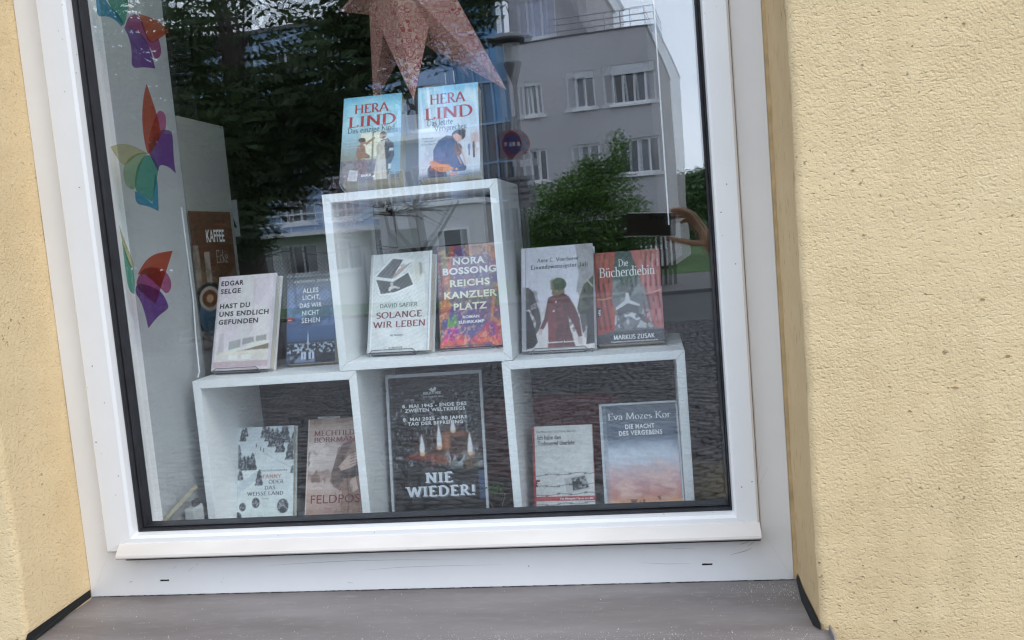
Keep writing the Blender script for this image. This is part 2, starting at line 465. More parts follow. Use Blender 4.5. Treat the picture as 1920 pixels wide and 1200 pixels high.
for s, xc in ((1, 0.2766), (-1, XL)):
    prof = side_profile(xc, s)
    zs = list(np.linspace(-0.62, 1.7, 190))
    zs = [GZ] + zs + [3.2]
    vs, fs = [], []
    for z in zs:
        wob = wobble(z, s) if -0.7 < z < 1.8 else 0
        for i, (x, y) in enumerate(prof):
            wx = wob * (1 if i else 0)
            vs.append((x + wx, y + (wob * 0.6 if i else 0), z))
    n = len(prof)
    for j in range(len(zs) - 1):
        for i in range(n - 1):
            fs.append((j * n + i, j * n + i + 1, (j + 1) * n + i + 1, (j + 1) * n + i))
    wp('wall_face', MB().add(vs, fs), M['stucco'], smooth=True)
    # reveal
    vs, fs = [], []
    for z in zs:
        wob = wobble(z, s) if -0.7 < z < 1.8 else 0
        vs.append((xc + wob, WY + rb + wob * 0.6, z)); vs.append((xc - (0.0058 if s > 0 else 0), -0.10, z))
    for j in range(len(zs) - 1): fs.append((2 * j, 2 * j + 1, 2 * j + 3, 2 * j + 2))
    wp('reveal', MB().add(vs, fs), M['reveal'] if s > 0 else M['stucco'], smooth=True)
wp('wall_face', MB().box(XL + 0.001, XR - 0.001, WY + 0.003, WY + 0.15, GZ, ZB - 0.03), M['stucco'])
wp('wall_face', MB().box(XL - 1, XR + 1, WY + 0.003, 0.1, ZT, 3.2), M['stucco'])
# mastic joint between plastic frame and right reveal
wp('joint_sealant', MB().box(0.2677, 0.2750, -0.2235, -0.20, -0.3605, ZT), mat('ochre_sealant', (0.60, 0.44, 0.24), 0.85, 0.2, 30))
# a few dark chips and pits in the render
for (x, z, l) in [(0.443, 0.52, .010), (0.50, 0.47, .004), (0.36, 0.2, .004), (0.54, 0.02, .006), (0.47, -0.02, .008), (0.41, -.05, .005), (0.51, .1, .006), (.35, .29, .004)]:
    wp('chip', MB().prism([(x, z), (x + l, z - .0012), (x + l * .9, z + .0006), (x + l * .3, z + .002)], WY - 0.0012, WY + 0.002), mat('render_chip', (0.40, 0.25, 0.12), 0.9, 0.3, 80))

# outer metal sill
sill = empty('window_sill', (-0.36, -0.44, -0.37))
tag(sill, 'taupe coated metal outer window sill with dust and scratches', 'window sill')
def sp(name, mb_, m, **k):
    o = mb_.build(name, m, None, **k); o.parent = sill; o.matrix_parent_inverse = Matrix.Translation((0.36, 0.44, 0.37)); return o
prof = [(-0.215, ZB + 0.012), (-0.219, ZB + 0.012), (-0.222, ZB - 0.001), (-0.228, ZB - 0.003), (-0.30, -0.3655), (-0.38, -0.3665), (-0.430, -0.3675), (-0.438, -0.369), (-0.4425, -0.373), (-0.444, -0.40), (-0.441, -0.40), (-0.4395, -0.374), (-0.43, -0.3705), (-0.215, -0.368)]
mb = MB()
xs = [-1.012] + list(np.linspace(-1.0, 0.268, 24)) + [0.288]
n = len(prof)
for x in xs:
    mb.v += [(x, p[0], p[1] + 0.0006 * math.sin(x * 9)) for p in prof]
for i in range(len(xs) - 1):
    for k in range(n): mb.f.append((i * n + k, i * n + (k + 1) % n, (i + 1) * n + (k + 1) % n, (i + 1) * n + k))
mb.f.append(tuple(range(n))); mb.f.append(tuple((len(xs) - 1) * n + k for k in reversed(range(n))))
sp('sill_sheet', mb, M['sill'], smooth=False)
for s, x in ((1, 0.2885), (-1, -1.0145)):
    sp('end_cap', MB().prism([(-0.4465, -0.402), (-0.4465, -0.363), (-0.442, -0.3575), (-0.404, -0.3565), (-0.404, -0.402)], x - 0.0015, x + 0.0015, 'x'), M['sill'], bevel=0.0007)
# dark open joint beside the right end, dirt in the corners
sp('joint_gap', MB().add([(0.2700, -0.225, -0.3612), (0.2716, -0.225, -0.350), (0.2726, -0.28, -0.3565), (0.2742, -0.34, -0.3555), (0.2755, -0.40, -0.357), (0.2760, -0.4045, -0.3645), (0.268, -0.385, -0.3662), (0.2655, -0.30, -0.3650)], [(0, 1, 2, 3, 4, 5, 6, 7)]), M['dark'])
sp('joint_gap', MB().add([(-0.999, -0.225, -0.3608), (-0.9985, -0.225, -0.346), (-0.9985, -0.40, -0.351), (-0.9985, -0.41, -0.3655), (-0.992, -0.40, -0.3655)], [(0, 1, 2, 3, 4)]), M['dark'])
grit_m = mat('pale_grit', (0.55, 0.52, 0.47), 0.9, 0.3, 200)
mb = MB()
for i in range(1500):
    if i < 260: x = 0.265 - abs(random.gauss(0, .055)); y = -0.230 - abs(random.gauss(0, .035))
    elif i < 1200: x = random.uniform(-.95, .27); y = -0.43 + abs(random.gauss(0, .02))
    else: x = random.uniform(-.98, .27); y = random.uniform(-.43, -.23)
    if y < -.43: continue
    r_ = random.uniform(.0003, .0009) * (2 if random.random() < .04 else 1)
    z = -0.3640 - (0.0035 * (abs(y) - .23) / .2) + 0.0003
    a = random.uniform(0, 6)
    mb.add([(x + r_ * math.cos(a + q), y + r_ * math.sin(a + q) * 1.3, z) for q in (0, 2.1, 4.2)] + [(x, y, z + r_ * 1.5)], [(0, 1, 3), (1, 2, 3), (2, 0, 3)])
go = mb.build('grit', grit_m); tag(go, 'pale grit and crumbs scattered on the outer sill', 'grit', kind='stuff')
del go['category']

# ------------------------------------------------------------------ window
win = empty('shop_window', (-0.36, -0.2, ZB))
tag(win, 'white plastic framed shop window with black rubber gasket and double glazing', 'window')
def ww_(name, mb_, m, **k):
    o = mb_.build(name, m, None, **k); o.parent = win; o.matrix_parent_inverse = Matrix.Translation((0.36, 0.2, -ZB)); return o
ww_('outer_frame', rects_ring([(-1.0, .2675, ZB, -.14, 0), (-1.0, .2675, ZB, -.2215, 0), (-.9985, .266, ZB + .0015, -.223, .0015), (-.9515, .2200, -.2765, -.223, .05), (-.950, .2185, -.275, -.2215, .0515), (-.950, .2185, -.275, -.19, .0515)]), M['upvc'])
ww_('sash', rects_ring([(-.9475, .2160, -.273, -.19, .054), (-.9475, .2160, -.273, -.2355, .054), (-.946, .2145, -.2715, -.238, .0555), (-.9435, .212, -.269, -.2405, .058), (-.896, .1800, -.2475, -.2405, .096), (-.8905, .1762, -.2425, -.2375, .1), (-.888, .1742, -.2400, -.2225, .102), (-.888, .1742, -.24, -.21, .102)]), M['upvc'])
ww_('gasket', rects_ring([(-.8878, .1740, -.2396, -.214, .1022), (-.8876, .1738, -.2394, -.2245, .1024), (-.8848, .1722, -.2372, -.2255, .105), (-.8822, .1712, -.2352, -.2205, .107), (-.8805, .1704, -.2338, -.2165, .109), (-.8790, .1698, -.2322, -.2190, .11), (-.8765, .1688, -.2305, -.2135, .112), (-.8724, .167, -.2279, -.2005, .114)]), M['rubber'])
ww_('glazing_spacer', rects_ring([(-.8880, .1760, -.2425, -.1955, .108), (-.8875, .1755, -.2415, -.1955, .108), (-.8875, .1755, -.2415, -.1885, .108)]), M['spacer'])
ww_('inner_frame', rects_ring([(-.8905, .180, -.2420, -.172, .11), (-.8935, .186, -.2445, -.158, .11), (-.8990, .200, -.255, -.150, .1), (-.9, .205, -.26, -.12, .1), (-.93, .25, -.29, -.115, .08)]), M['upvc'])
PG = glass_mat('outer_pane_glass', (0.965, 0.972, 0.975), (0.225, 0.225, 0.23), 0.0)
PG2 = glass_mat('inner_pane_glass', (0.97, 0.982, 0.982), (0.15, 0.153, 0.158), 3.3)
CLR = glass_mat('pane_inner_face', (0.99, 0.995, 0.995), None)
ti = math.tan(R(0.28))
def pane(y_of, thick):
    x0, x1, z0_, z1_ = -.8872, .1735, -.2392, ZT - .104
    vs = [(x0, y_of(x0), z0_), (x1, y_of(x1), z0_), (x1, y_of(x1) + .0006, z1_), (x0, y_of(x0) + .0006, z1_)]
    vs += [(a, b + thick, c) for a, b, c in vs]
    return MB().add(vs, [(0, 1, 2, 3), (4, 7, 6, 5), (0, 4, 5, 1), (1, 5, 6, 2), (2, 6, 7, 3), (3, 7, 4, 0)])
for m_, yf in ((PG, lambda x: -.2), (PG2, lambda x: -.1825 + (x + .36) * ti)):
    o = ww_('glass_pane', pane(yf, .004), m_); o.data.materials.append(CLR)
    for p_ in o.data.polygons: p_.material_index = 0 if p_.normal.y < -.9 else 1
ww_('drip_rail', MB().prism([(-0.2400, -0.2570), (-0.2425, -0.2555), (-0.2450, -0.2565), (-0.2600, -0.2720), (-0.2612, -0.2760), (-0.2590, -0.2785), (-0.2560, -0.2785), (-0.2560, -0.276), (-0.2400, -0.2755)], -0.9165, 0.2155, 'x'), M['rail'], bevel=0.0005)
ww_('rail_shade_strip', MB().box(-0.9175, 0.2168, -0.2285, -0.2233, -0.2915, -0.2752), M['rubber'])  # black strip added for the deep shadow in the gap below the rail
for x in (-.849, .128):
    zc = -.3330 if x < 0 else -.3310
    pts = [(x - .0085, zc - .0015), (x + .0085, zc - .0013), (x + .0088, zc + .0013), (x + .003, zc + .0011), (x - .004, zc + .0015), (x - .0082, zc + .0012)]
    ww_('drain_slot', MB().prism(pts, -.2236, -.2226), M['dark'])
jl = MB(); jx = np.linspace(-.995, .266, 120); jr = np.random.default_rng(3)
for i in range(119):
    a_, b_ = (.0007 + .0008 * jr.random() if jr.random() > .25 else .0002 for _ in range(2))
    jl.add([(jx[i], -.2236, ZB + .0002), (jx[i + 1], -.2236, ZB + .0002), (jx[i + 1], -.2236, ZB + .0002 + b_), (jx[i], -.2236, ZB + .0002 + a_)], [(0, 1, 2, 3)])
ww_('sill_joint', jl, M['dark'])
# scuffs and hairline marks on the lower frame member
def mark(p, wd, yv=-.22335):
    vs, fs = [], []
    for i, (x, z) in enumerate(p):
        t_ = wd * math.sin(math.pi * (i + .3) / (len(p) - .4)); vs += [(x, yv, z - t_), (x, yv, z + t_)]
    for i in range(len(p) - 1): fs.append((2 * i, 2 * i + 1, 2 * i + 3, 2 * i + 2))
    ww_('scuff_mark', MB().add(vs, fs), M['scuff'])
mark([(-.655, -.3115), (-.60, -.309), (-.54, -.3075), (-.48, -.3065), (-.40, -.3075), (-.30, -.3105)], .00035)
mark([(-.47, -.3245), (-.40, -.321), (-.33, -.3205), (-.22, -.3215)], .0003)
mark([(-.70, -.295), (-.64, -.294)], .0006); mark([(.02, -.325), (.06, -.3285), (.10, -.329)], .0003)
mark([(.168, -.3155), (.19, -.3105), (.203, -.305)], .0006); mark([(.185, -.2985), (.199, -.294)], .0008); mark([(.196, -.302), (.211, -.292)], .0006)
mark([(-.83, -.312), (-.822, -.306)], .0004); mark([(-.80, -.318), (-.79, -.31)], .0004); mark([(-.92, -.335), (-.913, -.333)], .0008)
mark([(-.90, -.30), (-.893, -.294)], .0004); mark([(.05, -.300), (.11, -.304)], .0003); mark([(.22, -.20), (.236, -.17)], .0003); mark([(.239, .02), (.242, .14), (.244, .2)], .0004)
mark([(-.50, -.346), (-.49, -.3475)], .0005); mark([(-.74, -.338), (-.735, -.341)], .0005); mark([(-.735, -.33), (-.733, -.335)], .0006)
for a_, b_, y_ in (((-.945, -.2705), (-.897, -.2485), -.24075), ((.2135, -.2705), (.181, -.2485), -.24075), ((-.998, -.3600), (-.9525, -.2785), -.2234), ((.2655, -.3600), (.221, -.2785), -.2234)):
    mark([a_, tuple((np.array(a_) + np.array(b_)) / 2), b_], .00018, y_)
mark([(.215, -.21), (.230, -.13), (.236, -.02)], .0003)

# ------------------------------------------------------------------ room behind the window
room = MB()
room.add([(-3.2, -.12, -1.3), (2.2, -.12, -1.3), (2.2, 4.5, -1.3), (-3.2, 4.5, -1.3)], [(0, 1, 2, 3)])
o = room.build('floor', mat('dark_room_floor', (0.05, 0.045, 0.04), 0.7, 0.2, 3)); tag(o, kind='structure')
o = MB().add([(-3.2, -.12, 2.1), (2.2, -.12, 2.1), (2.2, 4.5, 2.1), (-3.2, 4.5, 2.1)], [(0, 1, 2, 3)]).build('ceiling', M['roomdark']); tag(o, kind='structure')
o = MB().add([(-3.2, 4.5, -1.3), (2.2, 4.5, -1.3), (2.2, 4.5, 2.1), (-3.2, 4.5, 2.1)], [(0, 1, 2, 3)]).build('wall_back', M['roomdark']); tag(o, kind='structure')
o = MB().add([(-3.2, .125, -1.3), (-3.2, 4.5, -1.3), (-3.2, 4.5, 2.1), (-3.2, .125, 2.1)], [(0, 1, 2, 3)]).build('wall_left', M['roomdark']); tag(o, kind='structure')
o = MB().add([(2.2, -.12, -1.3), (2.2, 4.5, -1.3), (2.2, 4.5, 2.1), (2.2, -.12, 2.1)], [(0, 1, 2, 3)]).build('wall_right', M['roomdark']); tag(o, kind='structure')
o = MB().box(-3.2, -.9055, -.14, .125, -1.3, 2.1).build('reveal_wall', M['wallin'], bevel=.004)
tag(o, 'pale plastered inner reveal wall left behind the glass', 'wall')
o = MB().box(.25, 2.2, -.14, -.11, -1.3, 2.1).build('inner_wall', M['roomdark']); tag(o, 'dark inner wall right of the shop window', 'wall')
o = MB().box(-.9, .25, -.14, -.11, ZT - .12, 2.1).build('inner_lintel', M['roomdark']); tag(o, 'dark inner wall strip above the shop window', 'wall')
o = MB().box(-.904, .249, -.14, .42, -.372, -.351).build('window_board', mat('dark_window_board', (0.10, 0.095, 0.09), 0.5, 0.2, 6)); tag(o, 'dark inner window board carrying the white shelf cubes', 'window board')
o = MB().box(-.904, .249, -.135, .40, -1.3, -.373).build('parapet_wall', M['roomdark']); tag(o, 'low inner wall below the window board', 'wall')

# ------------------------------------------------------------------ shelf cubes
S_, TH, DP = 0.35, 0.0165, 0.275
XT_, XLc, XRc = -0.5553, -0.8715, -0.2278
def cube_shelf(x0, z0, label):
    t = empty('shelf_cube', (x0 + S_ / 2, 0, z0)); tag(t, label, 'shelf cube', 'white open shelf cubes')
    g_ = 0.00035
    a, b = 0, S_
    P = {'bottom_panel': [(a + g_, a), (b - g_, a), (b - TH - g_, TH), (a + TH + g_, TH)],
         'top_panel': [(a + g_, b), (b - g_, b), (b - TH - g_, b - TH), (a + TH + g_, b - TH)]}
    sd_ = [[(a, a + g_), (a + TH, TH + g_), (a + TH, b - TH - g_), (a, b - g_)], [(b, a + g_), (b - TH, TH + g_), (b - TH, b - TH - g_), (b, b - g_)]]
    for nme, p in list(P.items()) + [('side_panel', s) for s in sd_]:
        o = MB().prism([(q[0] - S_ / 2, q[1]) for q in p], 0, DP).build(nme, M['shelfwhite'], t, bevel=0.0006)
    return t
cube_shelf(XT_, 0.0012, 'white shelf cube on top, carrying the two light blue paperbacks')
cube_shelf(XLc, -S_, 'lower white shelf cube on the left with the snowy forest book inside')
cube_shelf(XRc, -S_, 'lower white shelf cube on the right with the sunset sky book inside')

# ------------------------------------------------------------------ lettering: a pen-stroke roman alphabet and the built-in sans
def arc(cx, cy, rx, ry, a0, a1, n=10):
    return [(cx + rx * math.cos(R(a0 + (a1 - a0) * i / n)), cy + ry * math.sin(R(a0 + (a1 - a0) * i / n))) for i in range(n + 1)]
X = .62
G_ = {
 'A': (.78, [([(.02, 0), (.39, 1)], 's'), ([(.39, 1), (.76, 0)], 'e'), ([(.15, .35), (.62, .35)], '')]),
 'B': (.62, [([(.13, 0), (.13, 1)], 'se'), ([(.13, .99)] + arc(.30, .76, .2, .23, 90, -90) + [(.13, .53)], ''), ([(.13, .52)] + arc(.32, .265, .25, .255, 90, -90) + [(.13, .01)], '')]),
 'C': (.74, [(arc(.42, .5, .36, .5, 48, 312, 18), '')]),
 'D': (.78, [([(.13, 0), (.13, 1)], 'se'), ([(.13, .99), (.28, .99)] + arc(.30, .5, .40, .49, 90, -90, 16) + [(.13, .01)], '')]),
 'E': (.58, [([(.13, 0), (.13, 1)], 'se'), ([(.13, .98), (.52, .98), (.52, .86)], ''), ([(.13, .52), (.43, .52)], ''), ([(.13, .02), (.55, .02), (.56, .15)], '')]),
 'F': (.56, [([(.13, 0), (.13, 1)], 'se'), ([(.13, .98), (.53, .98), (.53, .85)], ''), ([(.13, .52), (.43, .52)], '')]),
 'G': (.80, [(arc(.42, .5, .36, .5, 50, 340, 18), ''), ([(.72, 0.03), (.72, .40)], 'e')]),
 'H': (.82, [([(.13, 0), (.13, 1)], 'se'), ([(.69, 0), (.69, 1)], 'se'), ([(.13, .52), (.69, .52)], '')]),
 'I': (.30, [([(.15, 0), (.15, 1)], 'se')]),
 'J': (.36, [([(.22, 1), (.22, .1)] + arc(.08, .08, .14, .16, 0, -90, 5), 's')]),
 'K': (.70, [([(.13, 0), (.13, 1)], 'se'), ([(.60, 1), (.16, .48)], 's'), ([(.26, .58), (.66, 0)], 'e')]),
 'L': (.56, [([(.13, 0), (.13, 1)], 'se'), ([(.13, .02), (.52, .02), (.54, .17)], '')]),
 'M': (.94, [([(.12, 0), (.16, 1)], 's'), ([(.16, 1), (.47, .06)], ''), ([(.47, .06), (.78, 1)], ''), ([(.78, 1), (.83, 0)], 'e')]),
 'N': (.82, [([(.13, 0), (.13, 1)], 's'), ([(.13, 1), (.69, .02)], 's'), ([(.69, 0), (.69, 1)], 'e')]),
 'O': (.84, [(arc(.42, .5, .37, .5, 0, 360, 24), '')]),
 'P': (.60, [([(.13, 0), (.13, 1)], 'se'), ([(.13, .99)] + arc(.30, .73, .23, .26, 90, -90) + [(.13, .46)], '')]),
 'R': (.68, [([(.13, 0), (.13, 1)], 'se'), ([(.13, .99)] + arc(.30, .74, .22, .25, 90, -90) + [(.13, .48)], ''), ([(.31, .48), (.66, 0)], 'e')]),
 'S': (.54, [(arc(.27, .74, .19, .24, 30, 225, 10) + arc(.26, .26, .22, .25, 60, -145, 12), '')]),
 'T': (.68, [([(.34, 0), (.34, 1)], 's'), ([(.03, .84), (.04, .98), (.64, .98), (.65, .84)], '')]),
 'U': (.78, [([(.13, 1), (.13, .32)] + arc(.40, .32, .27, .31, 180, 360, 10) + [(.67, 1)], 'se')]),
 'V': (.74, [([(.02, 1), (.37, 0)], 's'), ([(.37, 0), (.72, 1)], 'e')]),
 'W': (1.06, [([(.02, 1), (.29, 0)], 's'), ([(.29, 0), (.53, .95)], ''), ([(.53, .95), (.78, 0)], ''), ([(.78, 0), (1.04, 1)], 'e')]),
 'Z': (.64, [([(.06, .85), (.06, .98), (.57, .98)], ''), ([(.57, .98), (.05, .02)], ''), ([(.05, .02), (.59, .02), (.6, .16)], '')]),
 'Y': (.70, [([(.02, 1), (.35, .48)], 's'), ([(.35, .48), (.68, 1)], 'e'), ([(.35, .48), (.35, 0)], 'e')]),
 'a': (.44, [([(.07, .50)] + arc(.21, .46, .14, .16, 150, 0, 7) + [(.35, .08), (.42, .02)], ''), (arc(.20, .17, .14, .16, 70, 320, 9), '')]),
 'b': (.50, [([(.11, 0), (.11, 1.02)], 'E'), (arc(.26, .31, .19, .31, 130, -130, 14), '')]),
 'c': (.42, [(arc(.24, .31, .19, .31, 45, 315, 14), '')]),
 'd': (.50, [([(.40, 0), (.40, 1.02)], 'Ee'), (arc(.24, .31, .19, .31, 50, 310, 14), '')]),
 'e': (.44, [([(.07, .35), (.39, .35)], ''), (arc(.23, .31, .17, .31, 8, 315, 16), '')]),
 'g': (.46, [(arc(.21, .43, .14, .18, 0, 360, 14), ''), ([(.14, .27), (.08, .16)] + arc(.22, -.12, .18, .14, 130, -180, 12), ''), ([(.33, .55), (.44, .59)], '')]),
 'h': (.52, [([(.11, 0), (.11, 1.02)], 'sE'), ([(.11, .46)] + arc(.26, .44, .15, .18, 140, 0, 7) + [(.41, 0)], 'e')]),
 'i': (.24, [([(.12, 0), (.12, X)], 'sE'), ([(.12, .84), (.12, .93)], '')]),
 'k': (.50, [([(.11, 0), (.11, 1.02)], 'sE'), ([(.42, X), (.13, .28)], 's'), ([(.2, .36), (.46, 0)], 'e')]),
 'l': (.24, [([(.12, 0), (.12, 1.02)], 'sE')]),
 'm': (.80, [([(.11, 0), (.11, X)], 'sE'), ([(.11, .46)] + arc(.255, .44, .145, .18, 140, 0, 7) + [(.40, 0)], 'e'), ([(.40, .46)] + arc(.545, .44, .145, .18, 140, 0, 7) + [(.69, 0)], 'e')]),
 'n': (.52, [([(.11, 0), (.11, X)], 'sE'), ([(.11, .46)] + arc(.26, .44, .15, .18, 140, 0, 7) + [(.41, 0)], 'e')]),
 'o': (.48, [(arc(.24, .31, .19, .31, 0, 360, 18), '')]),
 'p': (.50, [([(.11, -.3), (.11, X)], 'sE'), (arc(.26, .31, .19, .31, 130, -130, 14), '')]),
 'r': (.38, [([(.11, 0), (.11, X)], 'sE'), ([(.11, .44)] + arc(.27, .44, .16, .18, 150, 50, 5), '')]),
 's': (.36, [(arc(.18, .46, .12, .15, 30, 225, 8) + arc(.175, .155, .14, .15, 60, -145, 8), '')]),
 't': (.34, [([(.14, .82), (.14, .1)] + arc(.22, .1, .08, .1, 180, 300, 5), ''), ([(.02, X), (.30, X)], '')]),
 'u': (.52, [([(.11, X), (.11, .18)] + arc(.25, .17, .14, .16, 180, 330, 7), ''), ([(.40, 0), (.40, X)], 'eE')]),
 'v': (.46, [([(.02, X), (.23, 0)], 's'), ([(.23, 0), (.44, X)], 'e')]),
 'w': (.68, [([(.02, X), (.18, 0)], 's'), ([(.18, 0), (.34, X)], ''), ([(.34, X), (.5, 0)], ''), ([(.5, 0), (.66, X)], 'e')]),
 'x': (.46, [([(.03, X), (.43, 0)], 'se'), ([(.43, X), (.03, 0)], 'se')]),
 'y': (.46, [([(.02, X), (.24, .02)], 's'), ([(.44, X), (.16, -.26), (.06, -.3)], 's')]),
 'z': (.40, [([(.04, X - .02), (.34, X - .02)], ''), ([(.34, X - .02), (.04, .02)], ''), ([(.04, .02), (.37, .02)], '')]),
 '.': (.22, [([(.10, 0), (.10, .1)], '')]), ',': (.22, [([(.12, .08), (.06, -.14)], '')]), ' ': (.26, []), '-': (.36, [([(.05, .34), (.31, .34)], '')]),
 '!': (.30, [([(.15, .3), (.15, 1)], ''), ([(.15, 0), (.15, .13)], '')]),
}
G_['ü'] = (.52, G_['u'][1] + [([(.16, .82), (.16, .92)], ''), ([(.34, .82), (.34, .92)], '')])
G_['ö'] = (.48, G_['o'][1] + [([(.15, .82), (.15, .92)], ''), ([(.33, .82), (.33, .92)], '')])

def pen_text(s, thick=.12, thin=.045, serif=.10, st=.035, track=0.04):
    """vertices and faces of a line of pen-stroke capitals; cap height 1"""
    mb = MB(); x = 0; lay = 0
    for ch in s:
        wd, strokes = G_.get(ch, G_['-'])
        for pts, fl in strokes:
            lay += 1; z = (lay % 7) * 1e-5
            n = len(pts); L, Rr = [], []
            closed = n > 3 and abs(pts[0][0] - pts[-1][0]) < 1e-6 and abs(pts[0][1] - pts[-1][1]) < 1e-6
            for i in range(n):
                if closed: a, b = pts[(i - 1) % (n - 1)], pts[(i + 1) % (n - 1)]
                else: a, b = pts[max(i - 1, 0)], pts[min(i + 1, n - 1)]
                dx, dy = b[0] - a[0], b[1] - a[1]; l = math.hypot(dx, dy) or 1
                th = math.atan2(dy, dx)
                h = (thin + (thick - thin) * abs(math.sin(th - R(14))) ** 1.2) / 2
                L.append((x + pts[i][0] - dy / l * h, pts[i][1] + dx / l * h, z)); Rr.append((x + pts[i][0] + dy / l * h, pts[i][1] - dx / l * h, z))
            mb.add(L + Rr, [(i, i + n, i + 1 + n, i + 1) for i in range(n - 1)])
            if serif:
                for fch in fl:
                    if fch in 's': px_, py_ = pts[0]
                    else: px_, py_ = pts[-1]
                    z2 = z + 9e-5
                    dn = py_ < .3
                    y0 = py_ if dn else py_ - st; y1 = y0 + st
                    l_ = serif + thick / 2; r_ = (serif + thick / 2) if fch in 'se' else thick / 2
                    if fch == 'E' and ch == 'd' : l_ = serif + thick / 2
                    mb.add([(x + px_ - l_, y0, z2), (x + px_ + r_, y0, z2), (x + px_ + r_, y1, z2), (x + px_ - l_, y1, z2)], [(0, 1, 2, 3)])
        x += wd + track
    return mb, x - track

_sans_h = None
def sans_mesh(s, bold=0.0, space=1.0, shear=0.0):
    global _sans_h
    c = bpy.data.curves.new('lettering', 'FONT'); c.body = s; c.size = 1; c.offset = bold; c.space_character = space; c.shear = shear
    c.resolution_u = 3
    o = bpy.data.objects.new('tmp', c)
    me = bpy.data.meshes.new_from_object(o)
    bpy.data.objects.remove(o); bpy.data.curves.remove(c)
    return me
def sans_cap():
    global _sans_h
    if _sans_h is None:
        me = sans_mesh('H'); _sans_h = max(v.co.y for v in me.vertices); bpy.data.meshes.remove(me)
    return _sans_h

def letter_mat(name, col, rough=.5):
    return mat('print_' + name, col, rough, 0.04, 40)
def put_text(parent, s, x0, x1, y, h, m, font='sans', z=.0006, name='title_lettering', **k):
    """a printed line: spans x0..x1 on the cover (metres), baseline y, cap height h"""
    if font == 'pen':
        mb, wd = pen_text(s, **k); V = np.array(mb.v); F = mb.f
        V[:, 1] *= h; V[:, 2] = z + V[:, 2] * 1.0
        mn, mxx = V[:, 0].min(), V[:, 0].max()
        V[:, 0] = x0 + (V[:, 0] - mn) / (mxx - mn) * (x1 - x0)
        me = bpy.data.meshes.new(name); me.from_pydata(V.tolist(), [], F)
    else:
        me = sans_mesh(s, **k)
        V = np.empty(len(me.vertices) * 3); me.vertices.foreach_get('co', V); V = V.reshape(-1, 3)
        mn, mxx = V[:, 0].min(), V[:, 0].max()
        V[:, 0] = x0 + (V[:, 0] - mn) / (mxx - mn) * (x1 - x0); V[:, 1] = V[:, 1] / sans_cap() * h + 0; V[:, 2] = z
        me.vertices.foreach_set('co', V.ravel()); me.update(); me.name = name
        me.materials.clear()
    me.materials.append(m)
    o = link(name, me, None, parent); o.location = (0, y, 0)
    return o

